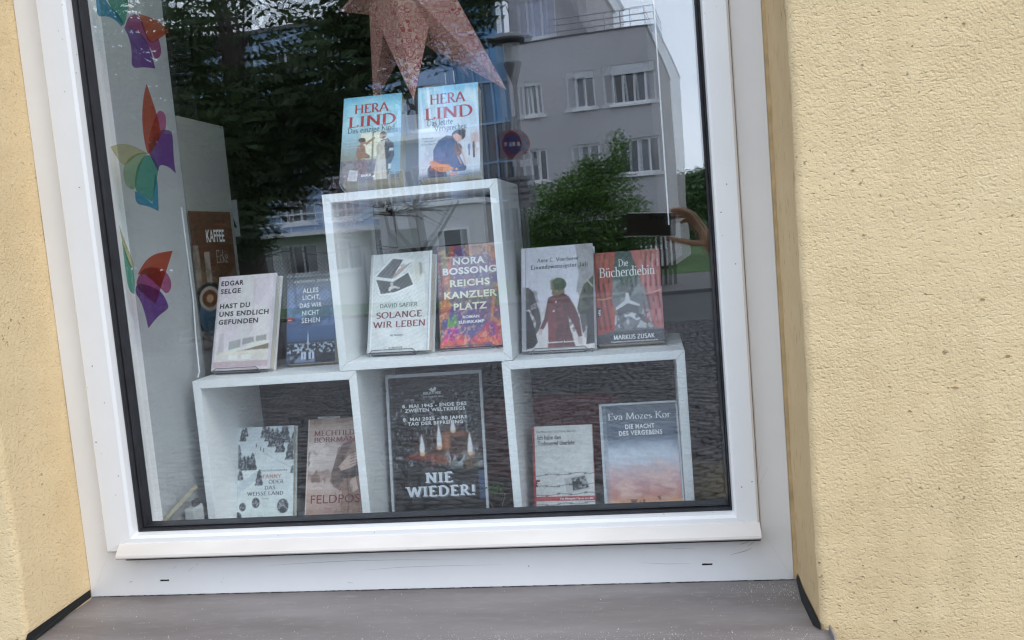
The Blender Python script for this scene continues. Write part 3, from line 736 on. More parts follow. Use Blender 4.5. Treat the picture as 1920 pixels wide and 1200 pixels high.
# ------------------------------------------------------------------ printed pictures: painted into a fine coloured grid
class Art:
    def __init__(s, nu=96, nv=144):
        s.nu, s.nv = nu, nv
        s.k = 2
        u = (np.arange(nu * s.k) + .5) / (nu * s.k); v = (np.arange(nv * s.k) + .5) / (nv * s.k)
        s.U, s.V = np.meshgrid(u, v)       # v runs down the cover
        s.C = np.zeros(s.U.shape + (3,))
        s.rg = np.random.default_rng(5)
    def fill(s, c): s.C[:] = lin(c); return s
    def vgrad(s, stops):
        vs = [a for a, _ in stops]; cs = np.array([lin(c) for _, c in stops])
        for i in range(3): s.C[..., i] = np.interp(s.V, vs, cs[:, i])
        return s
    def _mix(s, m, c):
        c = np.array(lin(c)) if not isinstance(c, np.ndarray) else c
        s.C[:] = s.C * (1 - m[..., None]) + c * m[..., None]; return s
    def rect(s, u0, v0, u1, v1, c, a=1): return s._mix(((s.U > u0) & (s.U < u1) & (s.V > v0) & (s.V < v1)) * float(a), c)
    def ell(s, cu, cv, ru, rv, c, a=1, soft=.0, rot=0):
        du, dv = (s.U - cu), (s.V - cv) * s.nv / s.nu
        if rot: ca, sa = math.cos(R(rot)), math.sin(R(rot)); du, dv = du * ca + dv * sa, -du * sa + dv * ca
        d = np.sqrt((du / ru) ** 2 + (dv / (rv * s.nv / s.nu)) ** 2)
        m = np.clip((1 + soft - d) / max(2 * soft, .02), 0, 1) * a
        return s._mix(m, c)
    def poly(s, pts, c, a=1, soft=0, edge=0, ec=None):
        inside = np.zeros(s.U.shape, bool); n = len(pts); j = n - 1
        for i in range(n):
            xi, yi = pts[i]; xj, yj = pts[j]
            if yi != yj:
                cond = ((yi > s.V) != (yj > s.V)) & (s.U < (xj - xi) * (s.V - yi) / (yj - yi) + xi)
                inside ^= cond
            j = i
        m = inside * float(a)
        if soft:
            for _ in range(soft): m = (m + np.roll(m, 1, 0) + np.roll(m, -1, 0) + np.roll(m, 1, 1) + np.roll(m, -1, 1)) / 5
        return s._mix(m, c)
    def line(s, pts, wd, c, a=1):
        m = np.zeros(s.U.shape); asp = s.nv / s.nu
        for (x0, y0), (x1, y1) in zip(pts, pts[1:]):
            dx, dy = x1 - x0, (y1 - y0) * asp; L2 = dx * dx + dy * dy + 1e-12
            t = np.clip(((s.U - x0) * dx + (s.V - y0) * asp * dy) / L2, 0, 1)
            d = np.hypot(s.U - x0 - t * dx, (s.V - y0) * asp - t * dy)
            m = np.maximum(m, np.clip((wd - d) / .006 + .5, 0, 1))
        return s._mix(m * a, c)
    def noise(s, fu, fv, seed=0, oct=3):
        rg = np.random.default_rng(seed); out = np.zeros(s.U.shape); amp = 1; tot = 0
        for o_ in range(oct):
            nu, nv = int(fu * 2 ** o_) + 2, int(fv * 2 ** o_) + 2
            gr = rg.random((nv + 1, nu + 1)); x = s.U * (nu - 1); y = s.V * (nv - 1)
            xi, yi = x.astype(int), y.astype(int); fx, fy = x - xi, y - yi
            fx = fx * fx * (3 - 2 * fx); fy = fy * fy * (3 - 2 * fy)
            out += amp * (gr[yi, xi] * (1 - fx) * (1 - fy) + gr[yi, xi + 1] * fx * (1 - fy) + gr[yi + 1, xi] * (1 - fx) * fy + gr[yi + 1, xi + 1] * fx * fy)
            tot += amp; amp *= .5
        return out / tot
    def nmix(s, fu, fv, c, lo=.5, hi=.6, a=1, seed=0, mask=None, oct=3):
        m = np.clip((s.noise(fu, fv, seed, oct) - lo) / (hi - lo), 0, 1) * a
        if mask is not None: m = m * mask
        return s._mix(m, c)
    def region(s, u0, v0, u1, v1, soft=.04):
        f = lambda x: np.clip(x / soft, 0, 1)
        return f(s.U - u0) * f(u1 - s.U) * f(s.V - v0) * f(v1 - s.V)
    def out(s):
        k = s.k; g_ = s.noise(7, 10, 71, 4) * .5 + s.noise(40, 60, 72, 2) * .5
        s.C = s.C * .86 + s.C.mean(-1, keepdims=True) * .14
        c = np.clip(1.14 * s.C ** 1.08 * (1 + .34 * (g_[..., None] - .5)), 0, .92).reshape(s.nv, k, s.nu, k, 3).mean((1, 3)); return c

def print_mat():
    m = bpy.data.materials.new('printed_cover'); m.use_nodes = True
    t = m.node_tree; b = t.nodes['Principled BSDF']; b.inputs['Roughness'].default_value = .42
    at = t.nodes.new('ShaderNodeVertexColor'); at.layer_name = 'ink'
    n = t.nodes.new('ShaderNodeTexNoise'); n.inputs['Scale'].default_value = 900
    hs = t.nodes.new('ShaderNodeMix'); hs.data_type = 'RGBA'; hs.blend_type = 'MULTIPLY'; hs.inputs['Factor'].default_value = .15
    t.links.new(at.outputs['Color'], hs.inputs['A']); t.links.new(n.outputs['Fac'], hs.inputs['B'])
    t.links.new(hs.outputs['Result'], b.inputs['Base Color'])
    return m
M['print'] = print_mat()
def art_mesh(art, w_, h_, name='cover_picture', bulge=0.0):
    c = art.out(); nv, nu, _ = c.shape
    us = (np.arange(nu)) / (nu - 1) * w_; vs = h_ - (np.arange(nv)) / (nv - 1) * h_
    XX, YY = np.meshgrid(us, vs)
    ZZ = bulge * np.sin(XX / w_ * math.pi) * np.ones_like(YY)
    V = np.stack([XX, YY, ZZ], -1).reshape(-1, 3)
    idx = np.arange(nu * nv).reshape(nv, nu)
    F = np.stack([idx[1:, :-1], idx[1:, 1:], idx[:-1, 1:], idx[:-1, :-1]], -1).reshape(-1, 4)
    me = bpy.data.meshes.new(name)
    me.vertices.add(len(V)); me.vertices.foreach_set('co', V.ravel())
    me.loops.add(F.size); me.loops.foreach_set('vertex_index', F.ravel())
    me.polygons.add(len(F)); me.polygons.foreach_set('loop_start', np.arange(0, F.size, 4)); me.polygons.foreach_set('loop_total', np.full(len(F), 4))
    me.update(calc_edges=True)
    ca = me.color_attributes.new('ink', 'FLOAT_COLOR', 'POINT')
    ca.data.foreach_set('color', np.concatenate([c.reshape(-1, 3), np.ones((nu * nv, 1))], 1).ravel())
    me.materials.append(M['print'])
    return me

PAGES = mat('page_edges', (0.62, 0.56, 0.44), .9, .12, 3, 0.5, 12, .0006, stretch=(1, 1, 130))
PAGES_H = mat('page_edges_cream', (0.66, 0.62, 0.52), .9, .10, 3, 0.5, 12, .0006, stretch=(1, 1, 130))
def book(x, y, w_, h_, lean, yaw, T, zs, label, art, spine, hard=True, pages=None):
    ya, le = R(yaw), R(lean)
    r = Vector((math.cos(ya), math.sin(ya), 0)); nrm = Vector((-math.sin(ya), math.cos(ya), 0))
    up = Vector((0, 0, 1)) * math.cos(le) + nrm * math.sin(le); out = r.cross(up)
    o = Vector((x, y, zs + T * math.sin(le)))
    Mx = Matrix(((r.x, up.x, out.x, o.x), (r.y, up.y, out.y, o.y), (r.z, up.z, out.z, o.z), (0, 0, 0, 1)))
    t = empty('book', mat=Mx); tag(t, label, 'book', 'books on display in the window')
    bt = .0022 if hard else .0005
    ov = .003 if hard else 0.0
    sp_m = mat('cover_' + '_'.join(str(int(v)) for v in spine), lin(spine), .45, .04, 8)
    mb = MB()
    mb.box(0, w_, 0, h_, -bt, 0); mb.box(0, w_, 0, h_, -T, -T + bt)
    # spine, slightly rounded
    n = 6; pr = []
    for k in range(n + 1):
        a = math.pi * k / n; pr.append((-.0035 * math.sin(a), -bt - (T - 2 * bt) * (1 - math.cos(a)) / 2))
    pin = [(p[0] + .0018, p[1]) for p in reversed(pr)]
    prr = pr + pin
    m_ = len(prr)
    vs = [(p[0], 0, p[1]) for p in prr] + [(p[0], h_, p[1]) for p in prr]
    mb.add(vs, [tuple(range(m_)), tuple(range(2 * m_ - 1, m_ - 1, -1))] + [(i, i + m_, (i + 1) % m_ + m_, (i + 1) % m_) for i in range(m_)])
    mb.build('cover', sp_m, t)
    MB().box(.002, w_ - ov - .0005, ov, h_ - ov, -T + bt + .0001, -bt - .0001).build('page_block', pages or (PAGES_H if hard else PAGES), t)
    po = link('cover_picture', art_mesh(art, w_ - .0006, h_ - .0006), None, t); po.location = (.0003, .0003, .00025)
    return t

def stand(bk, w_, T, l0=.05, l1=.80, label='', drop=.012):
    """clear plastic easel: lip in front of the book's foot, bed below and back rest"""
    t = empty('book_stand', mat=bk.matrix_world.copy() if hasattr(bk, 'matrix_world') else None)
    t.matrix_world = bk.matrix_basis.copy()
    tag(t, label, 'book stand', 'clear book stands')
    m = mat('grey_clear_plastic', (0.16, 0.16, 0.17), .25, .1, 20)
    z = .0035
    pts = [(l0 * w_ - .004, -.006, -.006), (l0 * w_, -.002, z), (l0 * w_ + .006, .004, z), (l1 * w_, .0045, z), (l1 * w_ + .010, -.004, z), (l1 * w_ + .015, -.007, z - .002), (w_ * .97, -.0065, z - .004)]
    MB().tube(pts, .0009, 6).build('lip', m, t)
    MB().box(l0 * w_, l1 * w_, -.0045, -.002, -T - .004, -.001).build('bed', m, t)
    MB().box(l0 * w_ + .01, l1 * w_ - .01, -.002, .10, -T - .006, -T - .003).build('back_rest', m, t)
    return t

# --- individual covers
def fig_noise(a, reg, c, seed, lo=.45, hi=.62, al=.6, f=30): return a.nmix(f, f * 1.4, c, lo, hi, al, seed, a.region(*reg))

def art_kind():
    a = Art().vgrad([(0, (96, 176, 205)), (.12, (140, 205, 222)), (.38, (165, 208, 218)), (.5, (160, 195, 205)), (.75, (150, 150, 140)), (1, (105, 100, 105))])
    a.nmix(4, 5, (190, 225, 232), .45, .75, .6, 3, a.region(0, 0, 1, .45))
    a.rect(.30, .44, .76, .78, (196, 205, 190)); a.rect(.335, .45, .735, .73, (236, 232, 208))
    a.rect(.515, .44, .545, .77, (140, 140, 125)); a.rect(.30, .57, .76, .578, (190, 190, 170))
    a.rect(0, .76, 1, 1, (120, 112, 118)); a.nmix(8, 12, (165, 160, 165), .45, .7, .6, 9, a.region(0, .74, 1, 1))
    a.rect(.76, .42, 1, .95, (120, 165, 185), .8)
    # child by the sill
    a.poly([(.27, .60), (.34, .57), (.40, .60), (.42, .68), (.50, .72), (.48, .75), (.38, .74), (.30, .76), (.26, .70)], (160, 120, 98))
    a.ell(.36, .545, .055, .035, (176, 136, 112)); a.ell(.345, .525, .062, .027, (96, 82, 68)); a.poly([(.40, .56), (.56, .50), (.57, .52), (.42, .59)], (165, 126, 100))
    a.poly([(.24, .76), (.40, .75), (.46, .80), (.44, .95), (.28, .96)], (138, 116, 122))
    # woman with pale apron
    a.ell(.70, .49, .06, .045, (110, 92, 78)); a.ell(.665, .50, .03, .03, (182, 148, 125))
    a.poly([(.66, .55), (.78, .53), (.88, .60), (.90, .74), (.85, .82), (.82, .95), (.70, .97), (.68, .70)], (58, 58, 72))
    a.poly([(.62, .57), (.74, .55), (.73, .62), (.76, .80), (.79, 1), (.56, 1), (.60, .78), (.61, .66)], (206, 196, 182))
    a.nmix(30, 6, (150, 138, 130), .5, .7, .5, 4, a.region(.56, .58, .78, 1)); a.rect(.81, .65, .88, .68, (200, 205, 205)); a.rect(.80, .83, .85, .89, (205, 210, 212))
    a.poly([(.16, .86), (.30, .88), (.29, 1.0), (.13, .98)], (206, 204, 204)); 
    for i in range(6): a.line([(.17 + i * .02, .885), (.155 + i * .02, .975)], .003, (110, 108, 112))
    return a
def art_versp():
    a = Art().vgrad([(0, (110, 188, 218)), (.1, (150, 210, 230)), (.30, (188, 215, 232)), (.55, (205, 214, 226)), (.8, (212, 214, 222)), (.93, (198, 205, 215)), (1, (90, 105, 125))])
    a.nmix(5, 6, (215, 230, 240), .45, .7, .7, 5, a.region(0, 0, 1, .5))
    a.nmix(9, 9, (196, 160, 152), .40, .55, .8, 7, a.region(.82, .5, 1.05, .8, .08)); a.nmix(10, 9, (170, 175, 190), .45, .6, .6, 8, a.region(0, .60, .3, .9, .1))
    a.poly([(.14, .90), (.26, .80), (.40, .82), (.46, 1), (.14, 1)], (48, 62, 92))
    a.poly([(.24, .82), (.24, .70), (.33, .60), (.46, .555), (.58, .57), (.64, .63), (.62, .72), (.72, .86), (.77, .92), (.75, .95), (.56, .95), (.42, .90), (.32, .86)], (62, 84, 130))
    a.nmix(14, 16, (86, 110, 158), .5, .65, .7, 4, a.region(.26, .6, .62, .85)); a.poly([(.46, .66), (.50, .64), (.49, .86), (.44, .84)], (44, 62, 104), .6)
    a.poly([(.17, .83), (.24, .815), (.36, .86), (.46, .86), (.53, .90), (.50, .94), (.34, .94), (.21, .89)], (232, 138, 44)); a.nmix(16, 20, (190, 92, 30), .52, .66, .7, 2, a.region(.16, .8, .54, .95))
    a.ell(.66, .565, .115, .062, (62, 48, 50)); a.poly([(.56, .56), (.62, .54), (.70, .575), (.71, .62), (.66, .645), (.60, .62)], (224, 172, 152)); a.ell(.73, .53, .05, .03, (66, 52, 54))
    a.ell(.64, .72, .075, .07, (116, 76, 64)); a.nmix(30, 40, (160, 110, 92), .5, .62, .8, 4, a.region(.57, .66, .71, .80)); a.line([(.64, .79), (.69, .87)], .010, (206, 160, 146)); a.line([(.70, .72), (.76, .88)], .012, (216, 172, 160))
    a.poly([(.66, .87), (.77, .90), (.77, .94), (.66, .95)], (54, 74, 118))
    a.ell(.825, .70, .025, .035, (98, 130, 180)); a.rect(.815, .73, .835, .79, (70, 80, 110)); a.ell(.90, .70, .022, .035, (86, 82, 92)); a.rect(.885, .73, .915, .82, (66, 62, 72)); a.ell(.90, .66, .016, .012, (70, 55, 50))
    a.nmix(14, 40, (226, 230, 236), .5, .6, .8, 5, a.region(0, .94, .2, 1)); a.rect(.5, .955, .62, .99, (215, 110, 60), .6)
    return a
def art_hast():
    a = Art().fill((226, 214, 220)); a.nmix(3, 4, (236, 230, 226), .4, .6, .8, 3)
    a.poly([(.40, .0), (.62, .0), (.60, .7), (.40, .7)], (224, 220, 218), .8); a.rect(.62, .05, .66, .6, (200, 184, 190), .4)
    a.poly([(.10, .62), (.17, .60), (.20, .9), (.08, .9)], (200, 190, 196), .7)
    a.poly([(.27, .70), (.47, .68), (.47, .76), (.27, .79)], (176, 178, 176)); a.poly([(.50, .675), (.68, .66), (.70, .715), (.50, .74)], (172, 174, 172)); a.poly([(.73, .655), (.90, .645), (.90, .70), (.73, .71)], (176, 176, 172))
    a.poly([(.26, .80), (.95, .70), (.95, .73), (.34, .82)], (234, 232, 216)); a.poly([(.30, .825), (.95, .735), (.95, .79), (.5, .80)], (150, 140, 120))
    a.rect(.1, .81, .95, .83, (232, 228, 206)); a.rect(.08, .83, .95, .905, (226, 220, 212)); a.rect(.28, .84, .44, .89, (240, 238, 226)); a.rect(.5, .84, .66, .89, (240, 238, 226))
    a.rect(0, .905, 1, .97, (206, 184, 188)); a.rect(0, .97, 1, 1, (226, 212, 216)); a.rect(0, .0, .035, 1, (208, 198, 202)); a.rect(.955, 0, 1, 1, (214, 206, 210))
    return a
def art_licht():
    a = Art().vgrad([(0, (66, 74, 82)), (.10, (76, 88, 104)), (.2, (108, 134, 182)), (.4, (98, 124, 168)), (.55, (76, 108, 156)), (.7, (48, 88, 138)), (.78, (20, 30, 46)), (1, (34, 42, 62))])
    a.nmix(4, 6, (120, 148, 196), .45, .62, .7, 2, a.region(0, .12, 1, .6)); a.nmix(3, 8, (40, 52, 74), .5, .65, .5, 4, a.region(0, .0, 1, .6))
    a.rect(0, .66, 1, .745, (52, 94, 138), .5)
    a.nmix(28, 44, (176, 192, 210), .53, .60, .95, 5, a.region(0, .765, 1, .90, .02)); a.nmix(14, 22, (12, 18, 28), .52, .6, .9, 8, a.region(0, .77, 1, 1, .02))
    a.nmix(8, 10, (140, 156, 190), .45, .58, .8, 6, a.region(0, .90, .6, 1, .03)); a.rect(0, .77, 1, .775, (150, 170, 196), .4)
    for i, u in enumerate([.30, .36, .46, .53]): a.rect(u, .87, u + .045, .95, (190, 202, 218)); 
    a.poly([(.425, .78), (.445, .63), (.465, .78)], (186, 202, 222)); a.rect(.43, .75, .46, .84, (170, 186, 206))
    a.rect(0.0, .475, .13, .525, (206, 60, 44))
    return a
def art_sol():
    a = Art().fill((212, 214, 212)); a.nmix(3, 4, (226, 226, 222), .4, .6, .8, 3)
    for i in range(30):
        v = -.2 + i * .045
        a.line([(.02, v + .18), (.5, v + .07), (1, v - .06)], .006, (184, 186, 186), .45 if i % 3 else .25)
    a.nmix(40, 60, (218, 220, 218), .45, .55, .55, 8); a.rect(0, 0, .04, 1, (190, 192, 192), .7); a.rect(.04, 0, .06, 1, (235, 236, 238))
    a.poly([(.70, .12), (.80, .10), (.84, .26), (.74, .34), (.66, .30)], (214, 212, 200)); a.poly([(.79, .11), (.84, .12), (.86, .22), (.82, .26)], (120, 112, 100), .6, 2)
    a.poly([(.06, .235), (.36, .04), (.74, .085), (.38, .275)], (238, 238, 236)); a.poly([(.10, .23), (.37, .055), (.53, .075), (.36, .262)], (66, 66, 72)); a.poly([(.36, .262), (.46, .17), (.70, .095), (.40, .262)], (188, 160, 148)); a.nmix(24, 30, (112, 104, 102), .5, .65, .6, 3, a.region(.3, .1, .6, .26))
    a.poly([(.08, .245), (.38, .285), (.64, .19), (.74, .35), (.44, .415), (.17, .43)], (238, 238, 236)); a.poly([(.10, .26), (.38, .295), (.62, .21), (.71, .335), (.42, .40), (.19, .412)], (40, 40, 44))
    a.ell(.36, .315, .025, .018, (196, 190, 184)); a.poly([(.31, .35), (.36, .33), (.43, .34), (.50, .36), (.49, .37), (.42, .36), (.37, .365), (.34, .39), (.31, .385)], (200, 196, 190))
    a.line([(.62, .42), (.80, .62), (.95, .85)], .003, (180, 180, 178)); a.rect(.955, 0, .97, 1, (180, 182, 184)); a.rect(.97, 0, 1, 1, (228, 230, 232))
    return a
def art_reichs():
    a = Art().fill((92, 72, 128)); 
    for (c, sd, lo, hi, al) in [((88, 84, 150), 1, .48, .55, .9), ((196, 98, 60), 2, .55, .6, .95), ((120, 122, 48), 3, .58, .63, .9), ((150, 62, 110), 4, .56, .62, .8), ((206, 130, 70), 6, .62, .66, .9)]:
        a.nmix(5, 8, c, lo, hi, al, sd)
    a.poly([(.30, .03), (.62, .01), (.86, .10), (.90, .30), (.80, .9), (.30, .9), (.18, .55), (.22, .2)], (100, 84, 142), .75, 4)
    a.poly([(.42, 0), (.80, 0), (.72, .10), (.5, .12)], (196, 128, 62), .7, 3); a.poly([(.02, .02), (.22, .0), (.18, .2), (.06, .3)], (128, 128, 66), .7, 3); a.line([(.24, .02), (.16, .30), (.12, .34)], .03, (206, 92, 62), .8)
    a.line([(.03, .56), (.16, .72), (.12, .88)], .014, (126, 172, 66)); a.poly([(.14, .78), (.26, .66), (.30, .76), (.20, .82)], (78, 160, 74), .9, 1); a.ell(.10, .62, .08, .09, (220, 110, 48), .8, .2)
    a.ell(.20, .87, .13, .075, (206, 40, 140), .95, .1); a.nmix(12, 18, (92, 40, 170), .5, .6, .9, 9, a.region(.1, .8, .33, .95)); a.ell(.84, .84, .14, .075, (200, 36, 96), .95, .1); a.nmix(12, 18, (60, 44, 160), .5, .6, .9, 7, a.region(.7, .76, .98, .92))
    for u, v in [(.36, .93), (.6, .95), (.7, .91), (.12, .97), (.9, .95)]: a.ell(u, v, .10, .055, (238, 92, 66), .9, .2)
    a.nmix(9, 12, (240, 60, 130), .58, .63, .8, 12, a.region(0, .88, 1, 1)); a.nmix(26, 40, (230, 190, 150), .62, .68, .5, 15); a.nmix(20, 30, (40, 30, 80), .62, .7, .4, 16)
    return a
def art_juli():
    a = Art().fill((206, 204, 214)); a.vgrad([(0, (204, 202, 214)), (.5, (214, 212, 222)), (.72, (208, 200, 200)), (1, (216, 208, 206))])
    a.poly([(.76, .0), (1, 0), (1, .9), (.86, .9), (.80, .5), (.76, .45), (.80, .3)], (168, 162, 166), 1, 2); a.nmix(8, 12, (140, 134, 138), .5, .7, .6, 4, a.region(.76, .0, 1, .5)); a.nmix(20, 8, (188, 180, 180), .5, .6, .6, 5, a.region(.2, .58, .5, .68))
    # uniformed man, left
    a.poly([(.0, .385), (.10, .39), (.17, .44), (.22, .56), (.26, .66), (.27, .74), (.24, .80), (.20, .84), (.18, .80), (.20, .72), (.14, .64), (.11, .60), (.0, .62)], (78, 72, 72))
    a.poly([(.0, .6), (.10, .62), (.18, .78), (.22, .92), (.16, .97), (.0, .99)], (40, 36, 42)); a.rect(.03, .48, .10, .52, (104, 98, 90)); a.poly([(.12, .56), (.20, .54), (.22, .59), (.13, .61)], (180, 160, 160))
    a.nmix(20, 24, (52, 48, 52), .5, .62, .6, 8, a.region(0, .4, .27, .8))
    # uniformed man, right
    a.poly([(1, .31), (.92, .36), (.86, .40), (.80, .52), (.77, .62), (.80, .68), (.84, .74), (.86, .80), (.90, .78), (.90, .68), (1, .62)], (84, 84, 70)); a.poly([(.88, .64), (1, .60), (1, .95), (.88, .96), (.90, .8)], (48, 46, 54))
    a.nmix(14, 34, (48, 50, 38), .48, .6, .8, 8, a.region(.77, .4, 1, .75)); a.poly([(.80, .50), (.86, .42), (.84, .64), (.80, .66)], (112, 108, 88), .6, 3); a.line([(.92, .36), (.99, .42)], .008, (196, 190, 176)); a.poly([(.80, .68), (.86, .70), (.88, .82), (.84, .86), (.82, .78)], (80, 78, 78))
    # woman in dark red coat and green beret
    a.poly([(.42, .47), (.44, .36), (.60, .38), (.60, .48), (.52, .50)], (122, 104, 76)); a.nmix(40, 20, (150, 132, 96), .5, .6, .6, 3, a.region(.42, .40, .56, .48))
    a.ell(.525, .375, .105, .062, (70, 86, 64), 1, 0, 18); a.ell(.50, .345, .05, .03, (96, 110, 84), .8, .4); a.poly([(.40, .34), (.44, .31), (.46, .42), (.41, .43)], (124, 112, 88), .8, 1)
    a.poly([(.37, .50), (.44, .48), (.50, .49), (.58, .46), (.66, .50), (.74, .60), (.80, .72), (.83, .88), (.78, .89), (.72, .78), (.64, .68), (.66, .78), (.74, .98), (.36, .98), (.37, .80), (.36, .72), (.30, .80), (.25, .79), (.31, .70), (.34, .60)], (104, 36, 42))
    a.poly([(.44, .49), (.50, .50), (.48, .98), (.36, .98), (.37, .6)], (128, 42, 50), .8, 1); a.poly([(.48, .55), (.64, .52), (.66, .66), (.52, .60)], (82, 32, 40), .7, 2); a.nmix(14, 20, (74, 34, 40), .52, .64, .7, 5, a.region(.48, .6, .8, .98)); a.line([(.49, .5), (.48, .97)], .005, (70, 24, 30))
    a.nmix(10, 30, (146, 60, 66), .55, .65, .6, 15, a.region(.36, .5, .6, .95)); a.line([(.40, .54), (.50, .60), (.60, .52)], .01, (70, 26, 32), .8); a.line([(.66, .66), (.60, .95)], .012, (64, 28, 34), .7); a.ell(.445, .63, .012, .009, (220, 206, 206)); a.ell(.48, .545, .012, .009, (220, 206, 206)); a.poly([(.24, .79), (.29, .80), (.28, .85), (.23, .84)], (196, 176, 172)); a.poly([(.76, .89), (.83, .88), (.83, .96), (.78, .95)], (196, 176, 172))
    a.rect(0, 0, .05, 1, (222, 222, 230), .6); a.rect(.05, 0, .06, 1, (150, 148, 156), .8)
    return a
def art_dieb():
    a = Art().fill((92, 98, 100)); a.vgrad([(0, (52, 72, 70)), (.2, (80, 96, 92)), (.45, (112, 118, 118)), (.7, (130, 132, 138)), (.86, (110, 112, 120)), (.875, (70, 76, 86)), (1, (84, 90, 98))])
    a.nmix(5, 8, (60, 84, 66), .5, .65, .7, 2, a.region(.2, .1, .7, .45)); a.nmix(6, 8, (160, 164, 168), .5, .65, .6, 3, a.region(.2, .3, .8, .9))
    a.poly([(.46, .45), (.52, .43), (.60, .34), (.58, .44), (.52, .50)], (52, 54, 58), .8, 3)
    a.poly([(.28, .62), (.44, .54), (.46, .46), (.50, .46), (.52, .54), (.66, .59), (.65, .61), (.48, .57), (.30, .645)], (208, 208, 210)); a.poly([(.30, .64), (.48, .575), (.64, .61), (.64, .70), (.48, .66), (.34, .71)], (96, 98, 106))
    a.poly([(.32, .74), (.40, .68), (.50, .665), (.60, .69), (.66, .745), (.60, .76), (.50, .71), (.40, .72), (.34, .77)], (204, 204, 208)); a.poly([(.70, .64), (.84, .66), (.84, .84), (.60, .84), (.66, .76)], (196, 196, 200), .8, 2); a.poly([(.22, .70), (.30, .68), (.30, .78), (.22, .84)], (196, 196, 200), .8, 2)
    a.nmix(10, 22, (214, 214, 218), .5, .58, .9, 7, a.region(.22, .76, .84, .86)); a.nmix(12, 20, (60, 62, 70), .55, .62, .8, 6, a.region(.22, .64, .84, .86)); a.ell(.48, .80, .085, .055, (132, 132, 138)); a.ell(.47, .77, .02, .03, (206, 206, 210), .8, .5)
    L = [(0, 0), (.33, 0), (.31, .12), (.27, .28), (.26, .46), (.24, .50), (.27, .6), (.28, .72), (.26, .86), (0, .9)]; Q = [(.56, 0), (1, 0), (1, .87), (.84, .83), (.82, .66), (.82, .48), (.74, .42), (.66, .24)]
    for Pp, c in ((L, (176, 60, 46)), (Q, (190, 98, 98))):
        a.poly(Pp, c)
    m1 = np.zeros(a.U.shape, bool)
    fold = (np.sin((a.U + .04 * np.sin(a.V * 5)) * 80) * .5 + .5)
    for reg, c in (((0, 0, .26, .86), (96, 34, 34)), ((.70, 0, 1, .82), (128, 56, 60))):
        a._mix(np.clip(fold - .35, 0, 1) * 1.5 * a.region(*reg, .03), c)
    a.nmix(14, 6, (206, 96, 86), .5, .6, .5, 11, a.region(0, .0, .26, .8)); a.nmix(14, 6, (214, 140, 140), .5, .6, .5, 12, a.region(.66, .0, 1, .8))
    a.line([(0, .505), (.12, .515), (.24, .50)], .012, (206, 148, 86)); a.line([(.74, .485), (.85, .475), (1, .445)], .012, (214, 140, 130)); a.rect(.24, .60, .30, .70, (170, 96, 56), .8)
    a.rect(0, .905, 1, 1, (62, 68, 78)); a.rect(0, 0, .015, 1, (90, 30, 30), .6); a.rect(.01, .60, .07, .70, (40, 20, 20))
    return a
def art_fanny():
    a = Art().fill((206, 216, 216)); a.nmix(3, 4, (186, 200, 204), .5, .7, .8, 3); a.vgrad([(0, (196, 206, 212)), (.4, (210, 218, 218)), (1, (204, 214, 212))])
    a.poly([(0, .62), (.34, .48), (.36, .56), (0, .72)], (180, 192, 200), .7, 4); a.line([(.40, .25), (.70, .36), (1, .46)], .004, (170, 182, 186))
    rg = random.Random(3)
    def fir(u, v, sz):
        pts = [(u, v - sz)]; n = 6
        for k in range(1, n + 1): t = k / n; w_ = .34 * sz * t ** .8 + .012; pts.append((u + w_ * (1.15 if k % 2 else .9), v - sz + sz * 1.25 * t * .8))
        for k in range(n, 0, -1): t = k / n; w_ = .34 * sz * t ** .8 + .012; pts.append((u - w_ * (.9 if k % 2 else 1.15), v - sz + sz * 1.25 * t * .8))
        a.poly(pts, (52, 58, 66)); a.nmix(46, 66, (150, 160, 168), .54, .62, .8, rg.randrange(99), a.region(u - sz * .35, v - sz, u + sz * .35, v + .02, .02))
    for t in [(.03, .30, .12), (.10, .15, .14), (.15, .10, .1), (.48, .12, .16), (.55, .16, .16), (.62, .22, .2), (.70, .18, .16), (.76, .28, .22), (.86, .18, .2), (.93, .36, .2), (.82, .12, .14), (1, .26, .2), (.05, .44, .16), (.13, .46, .16), (.20, .44, .14), (.28, .46, .19), (.07, .56, .12), (.40, .62, .17), (.98, .50, .08)]: fir(*t)
    for u, v, w_, h_ in [(.35, .80, .07, .055), (.12, .84, .06, .045), (.82, .84, .10, .075), (.04, .95, .07, .06)]:
        a.ell(u, v, w_, h_, (60, 66, 74)); a.nmix(46, 66, (160, 168, 176), .54, .62, .8, 5, a.region(u - w_, v - h_, u + w_, v + h_, .02))
    a.nmix(20, 16, (96, 100, 120), .5, .6, .7, 5, a.region(.2, .92, .5, 1))
    for u, v in [(.34, .20), (.42, .235), (.47, .25)]: a.rect(u - .008, v - .02, u + .008, v + .02, (40, 40, 44))
    a.rect(0, 0, .025, 1, (190, 200, 200)); return a
